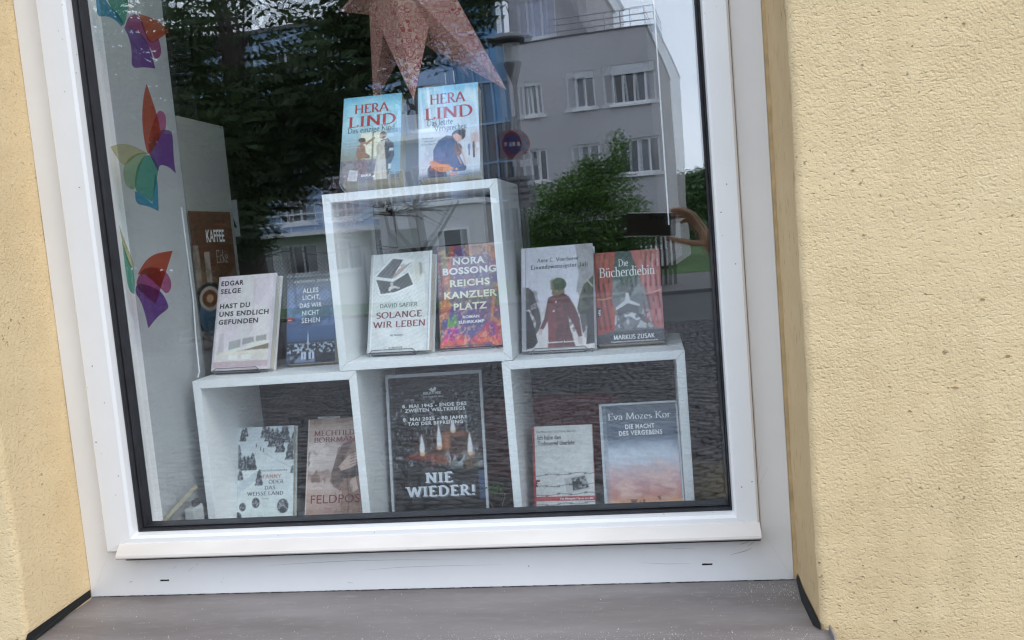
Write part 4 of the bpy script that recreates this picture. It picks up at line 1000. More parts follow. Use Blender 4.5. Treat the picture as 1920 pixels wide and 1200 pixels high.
def art_feld():
    a = Art().fill((196, 172, 160)); a.vgrad([(0, (150, 124, 108)), (.1, (188, 164, 150)), (.4, (204, 190, 182)), (.75, (190, 160, 146)), (1, (156, 122, 108))])
    a.nmix(4, 6, (222, 206, 198), .5, .62, .8, 3, a.region(0, .2, .6, .7)); a.nmix(6, 9, (104, 74, 60), .56, .64, .8, 5, a.region(0, .30, .34, .66)); a.nmix(5, 8, (140, 104, 90), .55, .7, .6, 8)
    a.poly([(.50, .30), (.66, .22), (.80, .20), (1, .10), (1, 1), (.56, 1), (.58, .72), (.46, .68), (.38, .62), (.42, .52)], (150, 116, 100)); a.poly([(.50, .36), (.58, .26), (.74, .22), (.64, .36), (.54, .50), (.60, .62), (.52, .68), (.42, .64), (.40, .54)], (96, 70, 60), .85, 1)
    a.poly([(.80, .12), (1, .06), (1, .36), (.84, .30)], (196, 186, 178)); a.poly([(.52, .48), (.66, .38), (.80, .34), (1, .30), (1, .42), (.84, .45), (.70, .50), (.58, .54)], (208, 178, 164))
    for k in range(4): a.line([(.70, .38 + k * .028), (1, .325 + k * .03)], .005, (128, 92, 80))
    a.poly([(.56, .52), (.70, .50), (1, .44), (1, .56), (.66, .60), (.54, .58)], (58, 44, 40)); a.poly([(.70, .62), (.80, .58), (.84, .70), (.74, .74)], (206, 176, 160)); a.line([(.66, .6), (.70, .8), (.68, 1)], .008, (104, 78, 66)); a.line([(.80, .58), (.90, .8), (.92, 1)], .006, (110, 82, 70))
    a.nmix(30, 12, (120, 90, 78), .55, .65, .6, 9, a.region(.45, .3, 1, 1)); a.nmix(5, 4, (70, 52, 44), .5, .62, .8, 10, a.region(.7, -.1, 1.1, .06)); a.rect(0, 0, .02, 1, (210, 190, 180)); return a
def art_ich():
    a = Art().fill((212, 212, 208)); a.nmix(3, 4, (204, 204, 200), .4, .6, .8)
    for i in range(18):
        if i % 4 != 3: a.nmix(30, 2, (166, 168, 168), .45, .5, .6, i, a.region(.08, .48 + i * .0155, .60 if i > 5 else .98, .487 + i * .0155, .004))
    a.poly([(.50, .585), (.86, .54), (.92, .705), (.54, .757)], (184, 184, 182)); a.poly([(.62, .585), (.84, .56), (.90, .688), (.64, .722)], (58, 58, 60)); a.nmix(30, 40, (168, 168, 168), .5, .58, .9, 4, a.region(.6, .56, .9, .72))
    for vv, sd in ((.537, 1), (.66, 3), (.755, 5), (.86, 4)):
        p = [(u / 20, vv + .008 * math.sin(u * .7 + sd) - .02 * u / 20 + .01) for u in range(21)]
        a.line(p, .005, (70, 72, 74)); 
        for k in (4, 8, 12, 17): a.line([(p[k][0] - .02, p[k][1] - .012), (p[k][0] + .02, p[k][1] + .012)], .004, (60, 60, 62)); a.line([(p[k][0] - .02, p[k][1] + .012), (p[k][0] + .02, p[k][1] - .012)], .004, (60, 60, 62))
    a.rect(0, .778, 1, .825, (188, 56, 62)); a.rect(0, 0, .02, 1, (150, 40, 46)); a.rect(.02, .60, .09, .67, (36, 30, 32)); a.rect(0, .59, .10, .60, (188, 46, 52)); return a
def art_macht():
    a = Art().vgrad([(0, (92, 106, 122)), (.30, (96, 110, 130)), (.38, (150, 162, 180)), (.48, (204, 206, 216)), (.6, (206, 184, 188)), (.72, (206, 160, 160)), (.84, (204, 142, 130)), (.92, (222, 166, 120)), (1, (196, 130, 96))])
    a.nmix(3, 9, (198, 206, 218), .45, .6, .8, 4, a.region(0, .34, 1, .6, .08)); a.nmix(3, 10, (226, 190, 176), .5, .65, .6, 5, a.region(0, .5, 1, .95, .08))
    a.nmix(20, 26, (84, 60, 60), .52, .58, .9, 6, a.region(.28, .87, .52, 1, .02)); a.nmix(20, 26, (84, 60, 60), .55, .6, .9, 7, a.region(.66, .85, .78, .92, .02))
    a.rect(0, 0, .05, 1, (150, 160, 172), .5); return a

B = {}
wht = letter_mat('white', (.85, .85, .85)); blk = letter_mat('ink', (.03, .03, .035)); red = letter_mat('red', (.42, .02, .03)); gry = letter_mat('slate', (.10, .12, .15)); mar = letter_mat('maroon', (.22, .04, .05)); orp = letter_mat('orange', (.8, .35, .08)); cream = letter_mat('cream', (.82, .78, .62)); grw = letter_mat('grey_white', (.62, .66, .68))
def T(bk, s, u0, u1, v, hh, m, font='sans', **k):
    """u across, v baseline down, hh cap height - fractions of width / height of that book"""
    t, w_, h_ = bk
    return put_text(t, s, u0 * w_, u1 * w_, (1 - v) * h_, hh * h_, m, font, **k)
RO = dict(thick=.16, thin=.06, serif=.085, st=.03, track=.07)
RT = dict(thick=.17, thin=.11, serif=.07, st=.03, track=.10)

def mk(key, *a, **k):
    t = book(*a, **k); B[key] = (t, a[2], a[3]); return B[key]

z0 = .0012 + S_
b = mk('kind', -.5150, -.0035, .1200, .1940, 26.5, 1.2, .043, z0, 'light blue paperback with woman and child at a window, left one on the top cube', art_kind(), (168, 196, 205), hard=False)
T(b, 'HERA', .19, .80, .205, .105, red, 'pen', **RO); T(b, 'LIND', .09, .91, .365, .125, red, 'pen', **RO); T(b, 'Das einzige Kind', .09, .90, .435, .062, gry, 'pen', track=.06, thick=.13, thin=.075)
T(b, 'KNAUR', .36, .53, .955, .026, wht, bold=.03); o = MB().lathe([(.0026, 0), (.0026, .0002)], (.57 * .12, .040 * .194, .0005), 14).build('publisher_mark', wht, b[0])
for i, s in enumerate(['Roman nach', 'einer wahren', 'Geschichte']): T(b, s, .05 + .02 * i, .26 + .03 * i, .545 + i * .036, .017, grw, 'pen', track=.08)
b = mk('versp', -.3574, .0015, .1200, .1955, 20.8, 1.5, .034, z0, 'light blue paperback with woman in blue coat hugging a child, on the top cube', art_versp(), (178, 202, 215), hard=False)
T(b, 'HERA', .19, .80, .20, .11, red, 'pen', **RO); T(b, 'LIND', .10, .90, .365, .125, red, 'pen', **RO); T(b, 'Das letzte', .14, .57, .435, .062, gry, 'pen', track=.06, thick=.13, thin=.075); T(b, 'Versprechen', .25, .80, .50, .060, gry, 'pen', track=.06, thick=.13, thin=.075)
T(b, 'KNAUR', .40, .57, .935, .028, orp, bold=.03); MB().lathe([(.0026, 0), (.0026, .0002)], (.615 * .12, .072 * .1955, .0005), 14).build('publisher_mark', orp, b[0])
for i, s in enumerate(['Roman nach', 'einer wahren', 'Geschichte']): T(b, s, .05 + .02 * (i % 2) * 2, .24 + .04 * i, .575 + i * .034, .017, gry, 'pen', track=.08)
b = mk('hast', -.8640, .0690, .1400, .2080, 20, -6.7, .026, .0002, 'white hardback with grey sans lettering and pale window shapes, far left on the left cube', art_hast(), (222, 214, 218))
for s, v, u1 in (('EDGAR', .10, .44), ('SELGE', .185, .40)): T(b, s, .05, u1, v, .048, gry if 0 else blk, bold=.03, space=1.15, shear=.0)
for s, v, u1 in (('HAST DU', .345, .58), ('UNS ENDLICH', .430, .91), ('GEFUNDEN', .515, .74)): T(b, s, .06, u1, v, .048, blk, bold=.03, space=1.15)
stand(b[0], .14, .026, .05, .78, label='clear stand under the white hardback on the left cube')
b = mk('licht', -.7100, .1050, .1080, .1940, 17.2, 0.6, .026, .0002, 'blue paperback with snowy old town and spire, half behind the top cube', art_licht(), (70, 90, 120), hard=False)
T(b, 'ANTHONY DOERR', .14, .92, .085, .026, grw, space=1.15)
for s, v, u0, u1 in (('ALLES', .205, .33, .66), ('LICHT,', .285, .33, .70), ('DAS WIR', .375, .27, .73), ('NICHT', .46, .32, .68), ('SEHEN', .545, .31, .69)): T(b, s, u0, u1, v, .052, wht, bold=.02, space=1.1)
T(b, 'ROMAN', .23, .40, .605, .016, blk, space=1.2); T(b, 'btb', .03, .10, .512, .018, wht, bold=.02)
b = mk('solange', -.5140, .0573, .1370, .2080, 18.5, -8.1, .030, .0178, 'cream white hardback with two old photographs and serif title inside the top cube', art_sol(), (204, 208, 210))
T(b, 'DAVID SAFIER', .18, .80, .555, .040, gry, 'pen', **RT); T(b, 'SOLANGE', .13, .87, .660, .060, mar, 'pen', **RT); T(b, 'WIR LEBEN', .07, .93, .755, .060, mar, 'pen', **RT); T(b, 'ROMAN', .37, .57, .845, .018, gry, 'pen', **RT); T(b, 'KINDLER', .35, .58, .97, .018, blk, 'pen', track=.12, thick=.14, thin=.08)
stand(b[0], .137, .030, .05, .74, label='clear stand under the cream hardback in the top cube')
b = mk('reichs', -.3640, .0737, .1290, .2130, 14.1, -1.0, .024, .0178, 'colourful painted hardback in purple, orange and pink with white block lettering', art_reichs(), (96, 70, 110))
for s, v, u0, u1 in (('NORA', .19, .25, .77), ('BOSSONG', .285, .08, .95), ('REICHS', .405, .19, .84), ('KANZLER', .52, .09, .95), ('PLATZ', .635, .24, .78)): T(b, s, u0, u1, v, .062, cream if v > .3 else wht, bold=.035, space=1.1)
T(b, 'ROMAN', .38, .65, .72, .026, wht, bold=.03, space=1.1); T(b, 'SUHRKAMP', .31, .73, .77, .028, wht, bold=.03, space=1.1)
stand(b[0], .129, .024, .04, .84, label='clear stand under the colourful hardback in the top cube')
b = mk('juli', -.1953, .0692, .1475, .2140, 17.3, -6.0, .026, .0002, 'pale hardback with woman in dark red coat and green beret between two men', art_juli(), (214, 214, 222))
TW = dict(thick=.14, thin=.11, serif=.05, st=.05, track=.12)
T(b, 'Anne C. Voorhoeve', .22, .80, .150, .036, blk, 'pen', **TW); T(b, 'Einundzwanzigster Juli', .13, .93, .215, .038, blk, 'pen', **TW); T(b, 'Ravensburger Buchverlag', .36, .74, .935, .018, wht, bold=.02)
stand(b[0], .1475, .026, .14, .86, label='clear stand under the pale hardback on the right cube')
b = mk('dieb', -.0440, .0800, .1320, .1890, 16.8, -1.9, .033, .0002, 'paperback with red stage curtains either side of a grey picture, right on the right cube', art_dieb(), (120, 50, 50), hard=False)
T(b, 'Die', .37, .52, .165, .075, cream if 0 else wht, 'pen', track=.04, thick=.11, thin=.04); T(b, 'Bücherdiebin', .07, .92, .275, .105, wht, 'pen', track=.03, thick=.11, thin=.04)
T(b, 'MARKUS ZUSAK', .24, .86, .955, .046, wht, 'pen', **RT); T(b, 'Ausgezeichnet mit dem Deutschen Jugendliteraturpreis', .20, .90, .985, .016, wht, bold=.01)
o = T(b, 'cbj', .0, .09, .0, .022, wht, bold=.03); o.rotation_euler = (0, 0, R(90)); o.location = (.060 * .132, .31 * .189, .0)
b = mk('fanny', -.8574, .0872, .1330, .2050, 16.3, -1.7, .020, -.3332, 'white book of a snowy forest seen from above in the lower left cube', art_fanny(), (200, 208, 206))
T(b, 'Beatrix Kramlovsky', .40, .90, .475, .022, gry, 'pen', track=.05); T(b, 'FANNY', .46, .80, .55, .040, letter_mat('faded_red', (.45, .22, .18)), 'pen', **RT); T(b, 'ODER', .57, .84, .605, .038, gry, 'pen', **RT); T(b, 'DAS', .50, .69, .665, .036, gry, 'pen', **RT); T(b, 'WEISSE LAND', .19, .83, .725, .038, gry, 'pen', **RT); T(b, 'Roman', .45, .58, .765, .014, gry, 'pen', track=.05)
b = mk('feld', -.6926, .0690, .1400, .2190, 21.5, -1.0, .020, -.3332, 'sepia book with folded hands over a coat, right one in the lower left cube', art_feld(), (180, 154, 140))
T(b, 'MECHTILD', .10, .76, .17, .050, mar, 'pen', **RO); T(b, 'BORRMANN', .10, .88, .235, .050, mar, 'pen', **RO); T(b, 'FELDPOST', .09, 1.0, .83, .080, letter_mat('dark_red', (.16, .015, .025)), bold=.0); T(b, 'Roman', .31, .44, .885, .018, mar, 'pen', track=.05)
b = mk('ich', -.1941, .0554, .1220, .1830, 16.1, -3.0, .012, -.3332, 'thin white paperback with barbed wire, small photo and red band in the lower right cube', art_ich(), (190, 60, 66), hard=False)
T(b, 'Eva Mozes Kor | Lisa Rojany Buccieri', .06, .72, .075, .024, blk); T(b, 'Ich habe den', .07, .47, .150, .045, blk, bold=.02); T(b, 'Todesengel überlebt', .07, .70, .215, .045, blk, bold=.02)
T(b, 'Ein Mengele-Opfer erzählt', .42, .97, .814, .020, wht, 'pen', track=.05, thick=.16, thin=.09)
o = T(b, 'cbj', .0, .07, .0, .030, wht, bold=.03); o.rotation_euler = (0, 0, R(90)); o.location = (.08 * .122, .335 * .183, .0)
b = mk('macht', -.0475, .0573, .1480, .2140, 15.5, .3, .020, -.3332, 'pale framed hardback with blue to pink sunset sky in the lower right cube', art_macht(), (196, 200, 208))
T(b, 'Eva Mozes Kor', .07, .93, .135, .062, wht, 'pen', track=.05, thick=.12, thin=.04); T(b, 'DIE MACHT', .30, .70, .225, .040, wht, bold=.035, space=1.15); T(b, 'DES VERGEBENS', .21, .80, .285, .040, wht, bold=.035, space=1.15)
MB().box(-.006, -.0005, -.002, .218, -.022, .002).box(-.006, .151, .2145, .2185, -.022, .002).box(.1485, .152, -.002, .2145, -.022, .002).build('sleeve', mat('clear_sleeve_edge', (.55, .57, .60), .25, .05, 5), b[0])

# paper slip behind the sepia book
o = MB().box(-.690, -.638, .2000, .2006, -.30, -.1270).build('paper_slip', mat('plain_paper', (.62, .62, .64), .8, .04, 9)); tag(o, 'plain paper slip sticking up behind the sepia book', 'paper slip')

# ------------------------------------------------------------------ poster NIE WIEDER!
def art_poster():
    a = Art(120, 170).fill((16, 18, 22)); a.nmix(4, 6, (30, 32, 36), .45, .7, .7, 3)
    a.nmix(26, 40, (120, 126, 136), .62, .70, .4, 5, a.region(.0, .08, 1, .70, .05)); a.nmix(40, 34, (190, 196, 206), .68, .72, .4, 6, a.region(0, .1, 1, .7, .05)); a.nmix(14, 20, (190, 196, 204), .50, .56, .8, 8, a.region(.55, .52, 1.02, .70, .05))
    a.poly([(.14, .59), (.36, .57), (.56, .60), (.56, .64), (.2, .62)], (110, 44, 32), .8, 3); a.ell(.36, .595, .2, .02, (150, 52, 34), .6, .4); a.nmix(26, 36, (190, 120, 90), .52, .6, .6, 4, a.region(.3, .56, .9, .68, .05))
    a.poly([(.57, .45), (.83, .45), (.83, .58), (.57, .58)], (84, 52, 40), .7, 3); a.ell(.70, .44, .15, .02, (150, 92, 62), .9, .3); a.ell(.60, .50, .035, .06, (214, 130, 62), .8, .6); a.nmix(22, 30, (70, 96, 64), .5, .6, .7, 12, a.region(.5, .56, 1, .72, .05)); a.rect(.48, .60, .60, .66, (150, 86, 62), .8); a.rect(.80, .63, .90, .70, (120, 84, 66), .6)
    a.poly([(.93, .72), (1, .72), (1, .93), (.93, .93)], (70, 104, 150), .6, 3)
    for u, v, h in ((.335, .59, .16), (.525, .55, .19), (.68, .43, .10), (.855, .60, .17)):
        a.ell(u, v - h * .3, .09, h * .6, (120, 70, 40), .35, .6)
        a.poly([(u - .022, v - .005), (u - .027, v - h * .35), (u - .014, v - h * .72), (u, v - h), (u + .014, v - h * .72), (u + .027, v - h * .35), (u + .022, v - .005), (u, v + .004)], (236, 238, 244), 1, 1)
        a.poly([(u - .024, v), (u - .030, v - h * .14), (u + .030, v - h * .14), (u + .024, v)], (244, 176, 92), .85, 6)
    return a
pw, ph_ = .206, .300
ya, le = R(-.3), R(9)
r = Vector((math.cos(ya), math.sin(ya), 0)); nr = Vector((-math.sin(ya), math.cos(ya), 0)); up = Vector((0, 0, 1)) * math.cos(le) + nr * math.sin(le); ou = r.cross(up)
oo = Vector((-.5105, .1080, -.3305))
pst = empty('poster_stand', mat=Matrix(((r.x, up.x, ou.x, oo.x), (r.y, up.y, ou.y, oo.y), (r.z, up.z, ou.z, oo.z), (0, 0, 0, 1))))
tag(pst, 'grey framed dark poster with four candle flames between the lower cubes', 'poster')
fw = .0055; H_ = .2985; W_ = .2115
fm = mat('clear_acrylic_frame', (.60, .62, .66), .22, .06, 6)
MB().box(-.0, fw, 0, H_, -.004, .002).box(W_ - fw, W_, 0, H_, -.004, .002).box(fw, W_ - fw, H_ - fw * 1.3, H_, -.004, .002).box(fw, W_ - fw, 0, fw, -.004, .002).build('frame', fm, pst)
MB().box(.0, W_, 0, H_, -.0065, -.0042).build('back_plate', mat('acrylic_back', (.3, .31, .33), .4), pst)
MB().box(.02, W_ - .02, -.0015, 0, -.08, .01).build('foot', fm, pst)
PW, PH = W_ - 2 * fw - .001, H_ - 2.4 * fw
o = link('poster_print', art_mesh(art_poster(), PW, PH, 'poster_print'), None, pst); o.location = (fw + .0005, fw + .0005, -.0032)
class PB: pass
pb = (pst, PW, PH)
def PT(s, u0, u1, v, hh, m, font='sans', dz=-.0026, **k):
    o = T((pst, PW, PH), s, u0, u1, v, hh, m, font, **k); o.location.x += fw; o.location.y += fw; o.location.z = dz - .0006; return o
PT('BIBLIOTHEK', .38, .58, .135, .020, grw, bold=.02); PT('PRENZLAUER BERG', .38, .60, .157, .010, grw, bold=0)
MB().add([(.44 * PW, .900 * PH, 0), (.475 * PW, .915 * PH, 0), (.49 * PW, .90 * PH, 0), (.505 * PW, .92 * PH, 0), (.53 * PW, .912 * PH, 0), (.515 * PW, .888 * PH, 0), (.50 * PW, .893 * PH, 0), (.49 * PW, .88 * PH, 0), (.47 * PW, .89 * PH, 0)], [(0, 1, 2), (2, 3, 4, 5, 6), (2, 6, 7, 8), (0, 2, 8)]).build('butterfly_mark', grw, pst).location = (fw, fw, -.0022)
PT('8. MAI 1945 - ENDE DES', .14, .85, .228, .024, wht, bold=.04, space=1.15); PT('ZWEITEN WELTKRIEGS', .165, .83, .262, .024, wht, bold=.04, space=1.15)
PT('8. MAI 2025 - 80 JAHRE', .14, .85, .327, .024, wht, bold=.04, space=1.15); PT('TAG DER BEFREIUNG', .19, .80, .361, .024, wht, bold=.04, space=1.15)
SL = dict(thick=.21, thin=.13, serif=.075, st=.10, track=.17)
for s, u0, u1, v in (('NIE', .355, .66, .792), ('WIEDER!', .13, .885, .892)):
    PT(s, u0 + .014, u1 + .014, v + .008, .074, letter_mat('shadow_grey', (.16, .18, .21)), 'pen', dz=-.0027, **SL)
    PT(s, u0, u1, v, .074, letter_mat('slab_white', (.74, .78, .84)), 'pen', dz=-.0021, name='slogan_lettering', **SL)

# ------------------------------------------------------------------ A4 sheet behind the top cube
sh = empty('paper_sheet', (-.390, .30, .232)); tag(sh, 'pale grey printed sheet hanging behind the top cube and its books', 'sheet')
MB().box(-.1055, .1055, 0, .0006, 0, .297).build('paper', mat('grey_sheet', (.50, .51, .52), .8, .03, 6), sh)
tx = empty('text_block', (0, 0, 0)); tx.parent = sh; tx.rotation_euler = (R(90), 0, 0)
lines = ['Erich Hackl', 'Was es bedeutet', 'fremd zu sein', 'Niemand weiss', 'Wie es war', 'Aufzeichnung', 'zu einem Leben', 'Bis gestern', 'Niemand', 'andere', '', '', 'Die Stimmen', 'der Kinder', 'Das Haus', 'mit der Uhr', 'in der Stadt']
for i, s in enumerate(lines):
    if s: put_text(tx, s, .012, .012 + .0042 * len(s), .272 - i * .0072 - (.004 if i > 0 else 0), .0038, gry, 'pen', z=.0010, name='printed_line', track=.06)
# ------------------------------------------------------------------ patterned paper star
def star_mat():
    m = bpy.data.materials.new('patterned_star_paper'); m.use_nodes = True
    t = m.node_tree; b = t.nodes['Principled BSDF']; b.inputs['Roughness'].default_value = .7
    tcn = t.nodes.new('ShaderNodeTexCoord')
    mpn = t.nodes.new('ShaderNodeMapping'); mpn.inputs['Scale'].default_value = (1, .15, 1); t.links.new(tcn.outputs['Object'], mpn.inputs['Vector'])
    v = t.nodes.new('ShaderNodeTexVoronoi'); v.inputs['Scale'].default_value = 95; v.inputs['Randomness'].default_value = .6
    t.links.new(mpn.outputs[0], v.inputs['Vector'])
    r1 = t.nodes.new('ShaderNodeValToRGB'); e = r1.color_ramp.elements
    cr_ = (.62, .43, .34, 1); rd = (.36, .05, .075, 1); dk = (.13, .05, .05, 1)
    e[0].position = 0; e[0].color = dk; e[1].position = .10; e[1].color = cr_
    for p, c in ((.18, cr_), (.20, (.35, .12, .10, 1)), (.235, cr_), (.30, cr_), (.33, rd), (.38, rd), (.40, cr_), (.50, cr_), (.52, rd), (.60, rd), (.66, cr_)):
        q = e.new(p); q.color = c
    t.links.new(v.outputs['Distance'], r1.inputs['Fac'])
    n = t.nodes.new('ShaderNodeTexNoise'); n.inputs['Scale'].default_value = 500; n.inputs['Detail'].default_value = 2; t.links.new(mpn.outputs[0], n.inputs['Vector'])
    rr = t.nodes.new('ShaderNodeMapRange'); rr.inputs['From Min'].default_value = .52; rr.inputs['From Max'].default_value = .6; rr.inputs['To Max'].default_value = .45; t.links.new(n.outputs['Fac'], rr.inputs['Value'])
    mxx = t.nodes.new('ShaderNodeMix'); mxx.data_type = 'RGBA'; mxx.inputs['B'].default_value = (.3, .06, .06, 1)
    t.links.new(rr.outputs[0], mxx.inputs['Factor']); t.links.new(r1.outputs['Color'], mxx.inputs['A']); t.links.new(mxx.outputs['Result'], b.inputs['Base Color'])
    tr = t.nodes.new('ShaderNodeBsdfTranslucent'); t.links.new(mxx.outputs['Result'], tr.inputs['Color'])
    ms = t.nodes.new('ShaderNodeMixShader'); ms.inputs[0].default_value = .15; t.links.new(b.outputs[0], ms.inputs[1]); t.links.new(tr.outputs[0], ms.inputs[2]); t.links.new(ms.outputs[0], t.nodes['Material Output'].inputs['Surface'])
    return m
M['star'] = star_mat()
sc_ = Vector((-.395, .16, .775))
star = empty('paper_star', sc_); tag(star, 'red and cream patterned folded paper star hanging above the top books', 'paper star')
def star_arm(tip, wd, dep):
    tip = Vector(tip) - sc_; d = tip.normalized(); side = d.cross(Vector((0, 1, 0))).normalized(); fr = side.cross(d).normalized()
    if fr.y > 0: fr = -fr
    base = d * .045
    wd *= 1.22; A = base + side * wd; Bq = base - side * wd; F = base + fr * dep; K = base - fr * dep
    MB().add([A, F, Bq, K, tip], [(0, 1, 4), (1, 2, 4), (2, 3, 4), (3, 0, 4), (0, 3, 2, 1)]).build('star_arm', M['star'], star)
for tip, wd, dep in [((-.190, .12, .532), .062, .06), ((-.368, .06, .522), .056, .07), ((-.497, .22, .548), .052, .06), ((-.560, .24, .757), .045, .05), ((-.16, .2, .86), .06, .06), ((-.27, .18, 1.03), .06, .06), ((-.50, .18, 1.02), .06, .06), ((-.39, .42, .80), .06, .06), ((-.395, -.06, .84), .055, .05), ((-.30, .32, .60), .05, .05)]:
    star_arm(tip, wd, dep)
MB().tube([(0, 0, .1), (0, 0, 1.3)], .0008, 5).build('hanging_thread', mat('white_thread', (.7, .7, .7), .7), star)

# ------------------------------------------------------------------ translucent window stickers
FC = {'teal': (.10, .38, .56), 'green': (.16, .46, .36), 'yellow': (.66, .62, .38), 'lime': (.42, .58, .38), 'magenta': (.48, .12, .30), 'red': (.62, .13, .08), 'pink': (.62, .18, .36), 'purple': (.24, .10, .38)}
FM = {k: film_mat('film_' + k, v) for k, v in FC.items()}
STK = {  # petal outlines taken from image pixels, projected onto a plane just behind the glass
'a': [('teal', [(-0.8782, 0.7232), (-0.8802, 0.6935), (-0.8614, 0.6931), (-0.8468, 0.6858), (-0.8352, 0.6713), (-0.8299, 0.6801), (-0.8448, 0.7005), (-0.8583, 0.7161), (-0.8613, 0.7323), (-0.8757, 0.7415)]), ('green', [(-0.8601, 0.7256), (-0.8398, 0.7371), (-0.8156, 0.7249), (-0.8223, 0.6904), (-0.8296, 0.6744), (-0.835, 0.6732), (-0.8454, 0.6959)]), ('yellow', [(-0.8296, 0.7359), (-0.8141, 0.7358), (-0.8138, 0.7154), (-0.8195, 0.6956)]), ('magenta', [(-0.8314, 0.669), (-0.8203, 0.6901), (-0.8016, 0.6907), (-0.7939, 0.6712), (-0.7898, 0.6474), (-0.7808, 0.637), (-0.7685, 0.6449), (-0.7654, 0.6213), (-0.771, 0.6097), (-0.7814, 0.609), (-0.7836, 0.6233), (-0.7955, 0.6434), (-0.813, 0.6669)]), ('red', [(-0.8016, 0.6907), (-0.7849, 0.6841), (-0.7657, 0.6744), (-0.7468, 0.6536), (-0.7677, 0.643), (-0.7861, 0.6358), (-0.7957, 0.6574)]), ('purple', [(-0.8324, 0.6691), (-0.8179, 0.6693), (-0.7993, 0.6532), (-0.7871, 0.6284), (-0.7825, 0.5923), (-0.8036, 0.5974), (-0.8286, 0.5973), (-0.8234, 0.6278), (-0.8255, 0.6515)])],
'b': [('red', [(-0.8004, 0.5669), (-0.7917, 0.5301), (-0.7843, 0.4914), (-0.7874, 0.4679), (-0.8116, 0.4416), (-0.8162, 0.4469), (-0.819, 0.4806), (-0.8161, 0.5184), (-0.8077, 0.5507)]), ('pink', [(-0.786, 0.5181), (-0.7759, 0.5161), (-0.771, 0.5062), (-0.774, 0.4828), (-0.781, 0.4768), (-0.7931, 0.4637), (-0.8116, 0.4416), (-0.8122, 0.4608), (-0.7997, 0.493)]), ('purple', [(-0.7852, 0.4848), (-0.767, 0.4811), (-0.7626, 0.475), (-0.7666, 0.4277), (-0.7655, 0.4037), (-0.7783, 0.4174), (-0.7953, 0.4228), (-0.7991, 0.4098), (-0.8077, 0.4317), (-0.8141, 0.4467), (-0.8028, 0.4695)]), ('yellow', [(-0.8876, 0.4634), (-0.8659, 0.468), (-0.8405, 0.4607), (-0.8164, 0.445), (-0.8375, 0.4441), (-0.855, 0.4314), (-0.8675, 0.4249)]), ('lime', [(-0.8675, 0.4249), (-0.8537, 0.4409), (-0.8317, 0.4484), (-0.8164, 0.445), (-0.8284, 0.4337), (-0.8426, 0.4061), (-0.8493, 0.3797), (-0.866, 0.389), (-0.8693, 0.4038)]), ('green', [(-0.8513, 0.3799), (-0.8444, 0.4159), (-0.8313, 0.4359), (-0.8166, 0.444), (-0.8026, 0.4312), (-0.7996, 0.4137), (-0.8081, 0.3885), (-0.8198, 0.3557), (-0.8366, 0.3718)]), ('teal', [(-0.8513, 0.3799), (-0.8366, 0.3718), (-0.82, 0.3538), (-0.8077, 0.4077), (-0.8038, 0.3977), (-0.8093, 0.3393), (-0.8288, 0.3507), (-0.8524, 0.3557)])],
'c': [('yellow', [(-0.8877, 0.3227), (-0.8796, 0.2878), (-0.8683, 0.2525), (-0.8688, 0.2328), (-0.8796, 0.2484), (-0.8863, 0.2932)]), ('green', [(-0.8863, 0.2932), (-0.8786, 0.2553), (-0.8688, 0.2328), (-0.8743, 0.1917), (-0.8851, 0.1994), (-0.8868, 0.2342)]), ('red', [(-0.8642, 0.2275), (-0.8473, 0.2508), (-0.8244, 0.2637), (-0.7894, 0.2657), (-0.8052, 0.2328), (-0.8222, 0.1997), (-0.836, 0.2155), (-0.848, 0.2292)]), ('pink', [(-0.8125, 0.2333), (-0.8009, 0.2177), (-0.8002, 0.198), (-0.8123, 0.1861), (-0.8222, 0.1997), (-0.8551, 0.2317), (-0.8328, 0.2398)]), ('magenta', [(-0.8728, 0.2035), (-0.8632, 0.2274), (-0.8431, 0.2426), (-0.823, 0.2342), (-0.8144, 0.2188), (-0.8222, 0.1997), (-0.8365, 0.1711)]), ('purple', [(-0.8759, 0.1958), (-0.8683, 0.213), (-0.8478, 0.2065), (-0.8228, 0.1948), (-0.8116, 0.1673), (-0.8136, 0.1596), (-0.8341, 0.1491), (-0.8573, 0.1269), (-0.8602, 0.153), (-0.8654, 0.1782)])]}
def smooth_poly(p, it=2):
    for _ in range(it):
        q = []
        n = len(p)
        for i in range(n):
            a, b_, c = Vector(p[i - 1]), Vector(p[i]), Vector(p[(i + 1) % n])
            ang = (a - b_).angle(c - b_) if (a - b_).length > 1e-6 and (c - b_).length > 1e-6 else 3
            if ang < R(75): q.append(tuple(b_))
            else: q += [tuple(b_.lerp(a, .25)), tuple(b_.lerp(c, .25))]
        p = q
    return p
for key, lab in (('a', 'teal, red and purple butterfly sticker, topmost on the glass'), ('b', 'butterfly sticker with yellow-green wing and tall red wing, middle one on the glass'), ('c', 'butterfly sticker with red, pink and purple wing, lowest on the glass')):
    st = empty('window_sticker', (-.8, -.165, STK[key][0][1][0][1])); tag(st, lab, 'sticker', 'translucent butterfly stickers on the glass')
    for i, (cn_, pts) in enumerate(STK[key]):
        p = smooth_poly(pts); cx_ = [(x + .8, z - STK[key][0][1][0][1]) for x, z in p]
        y = .0008 * i
        o = MB().add([(x, y, z) for x, z in cx_], [tuple(range(len(cx_)))]).build('petal', FM[cn_], st)

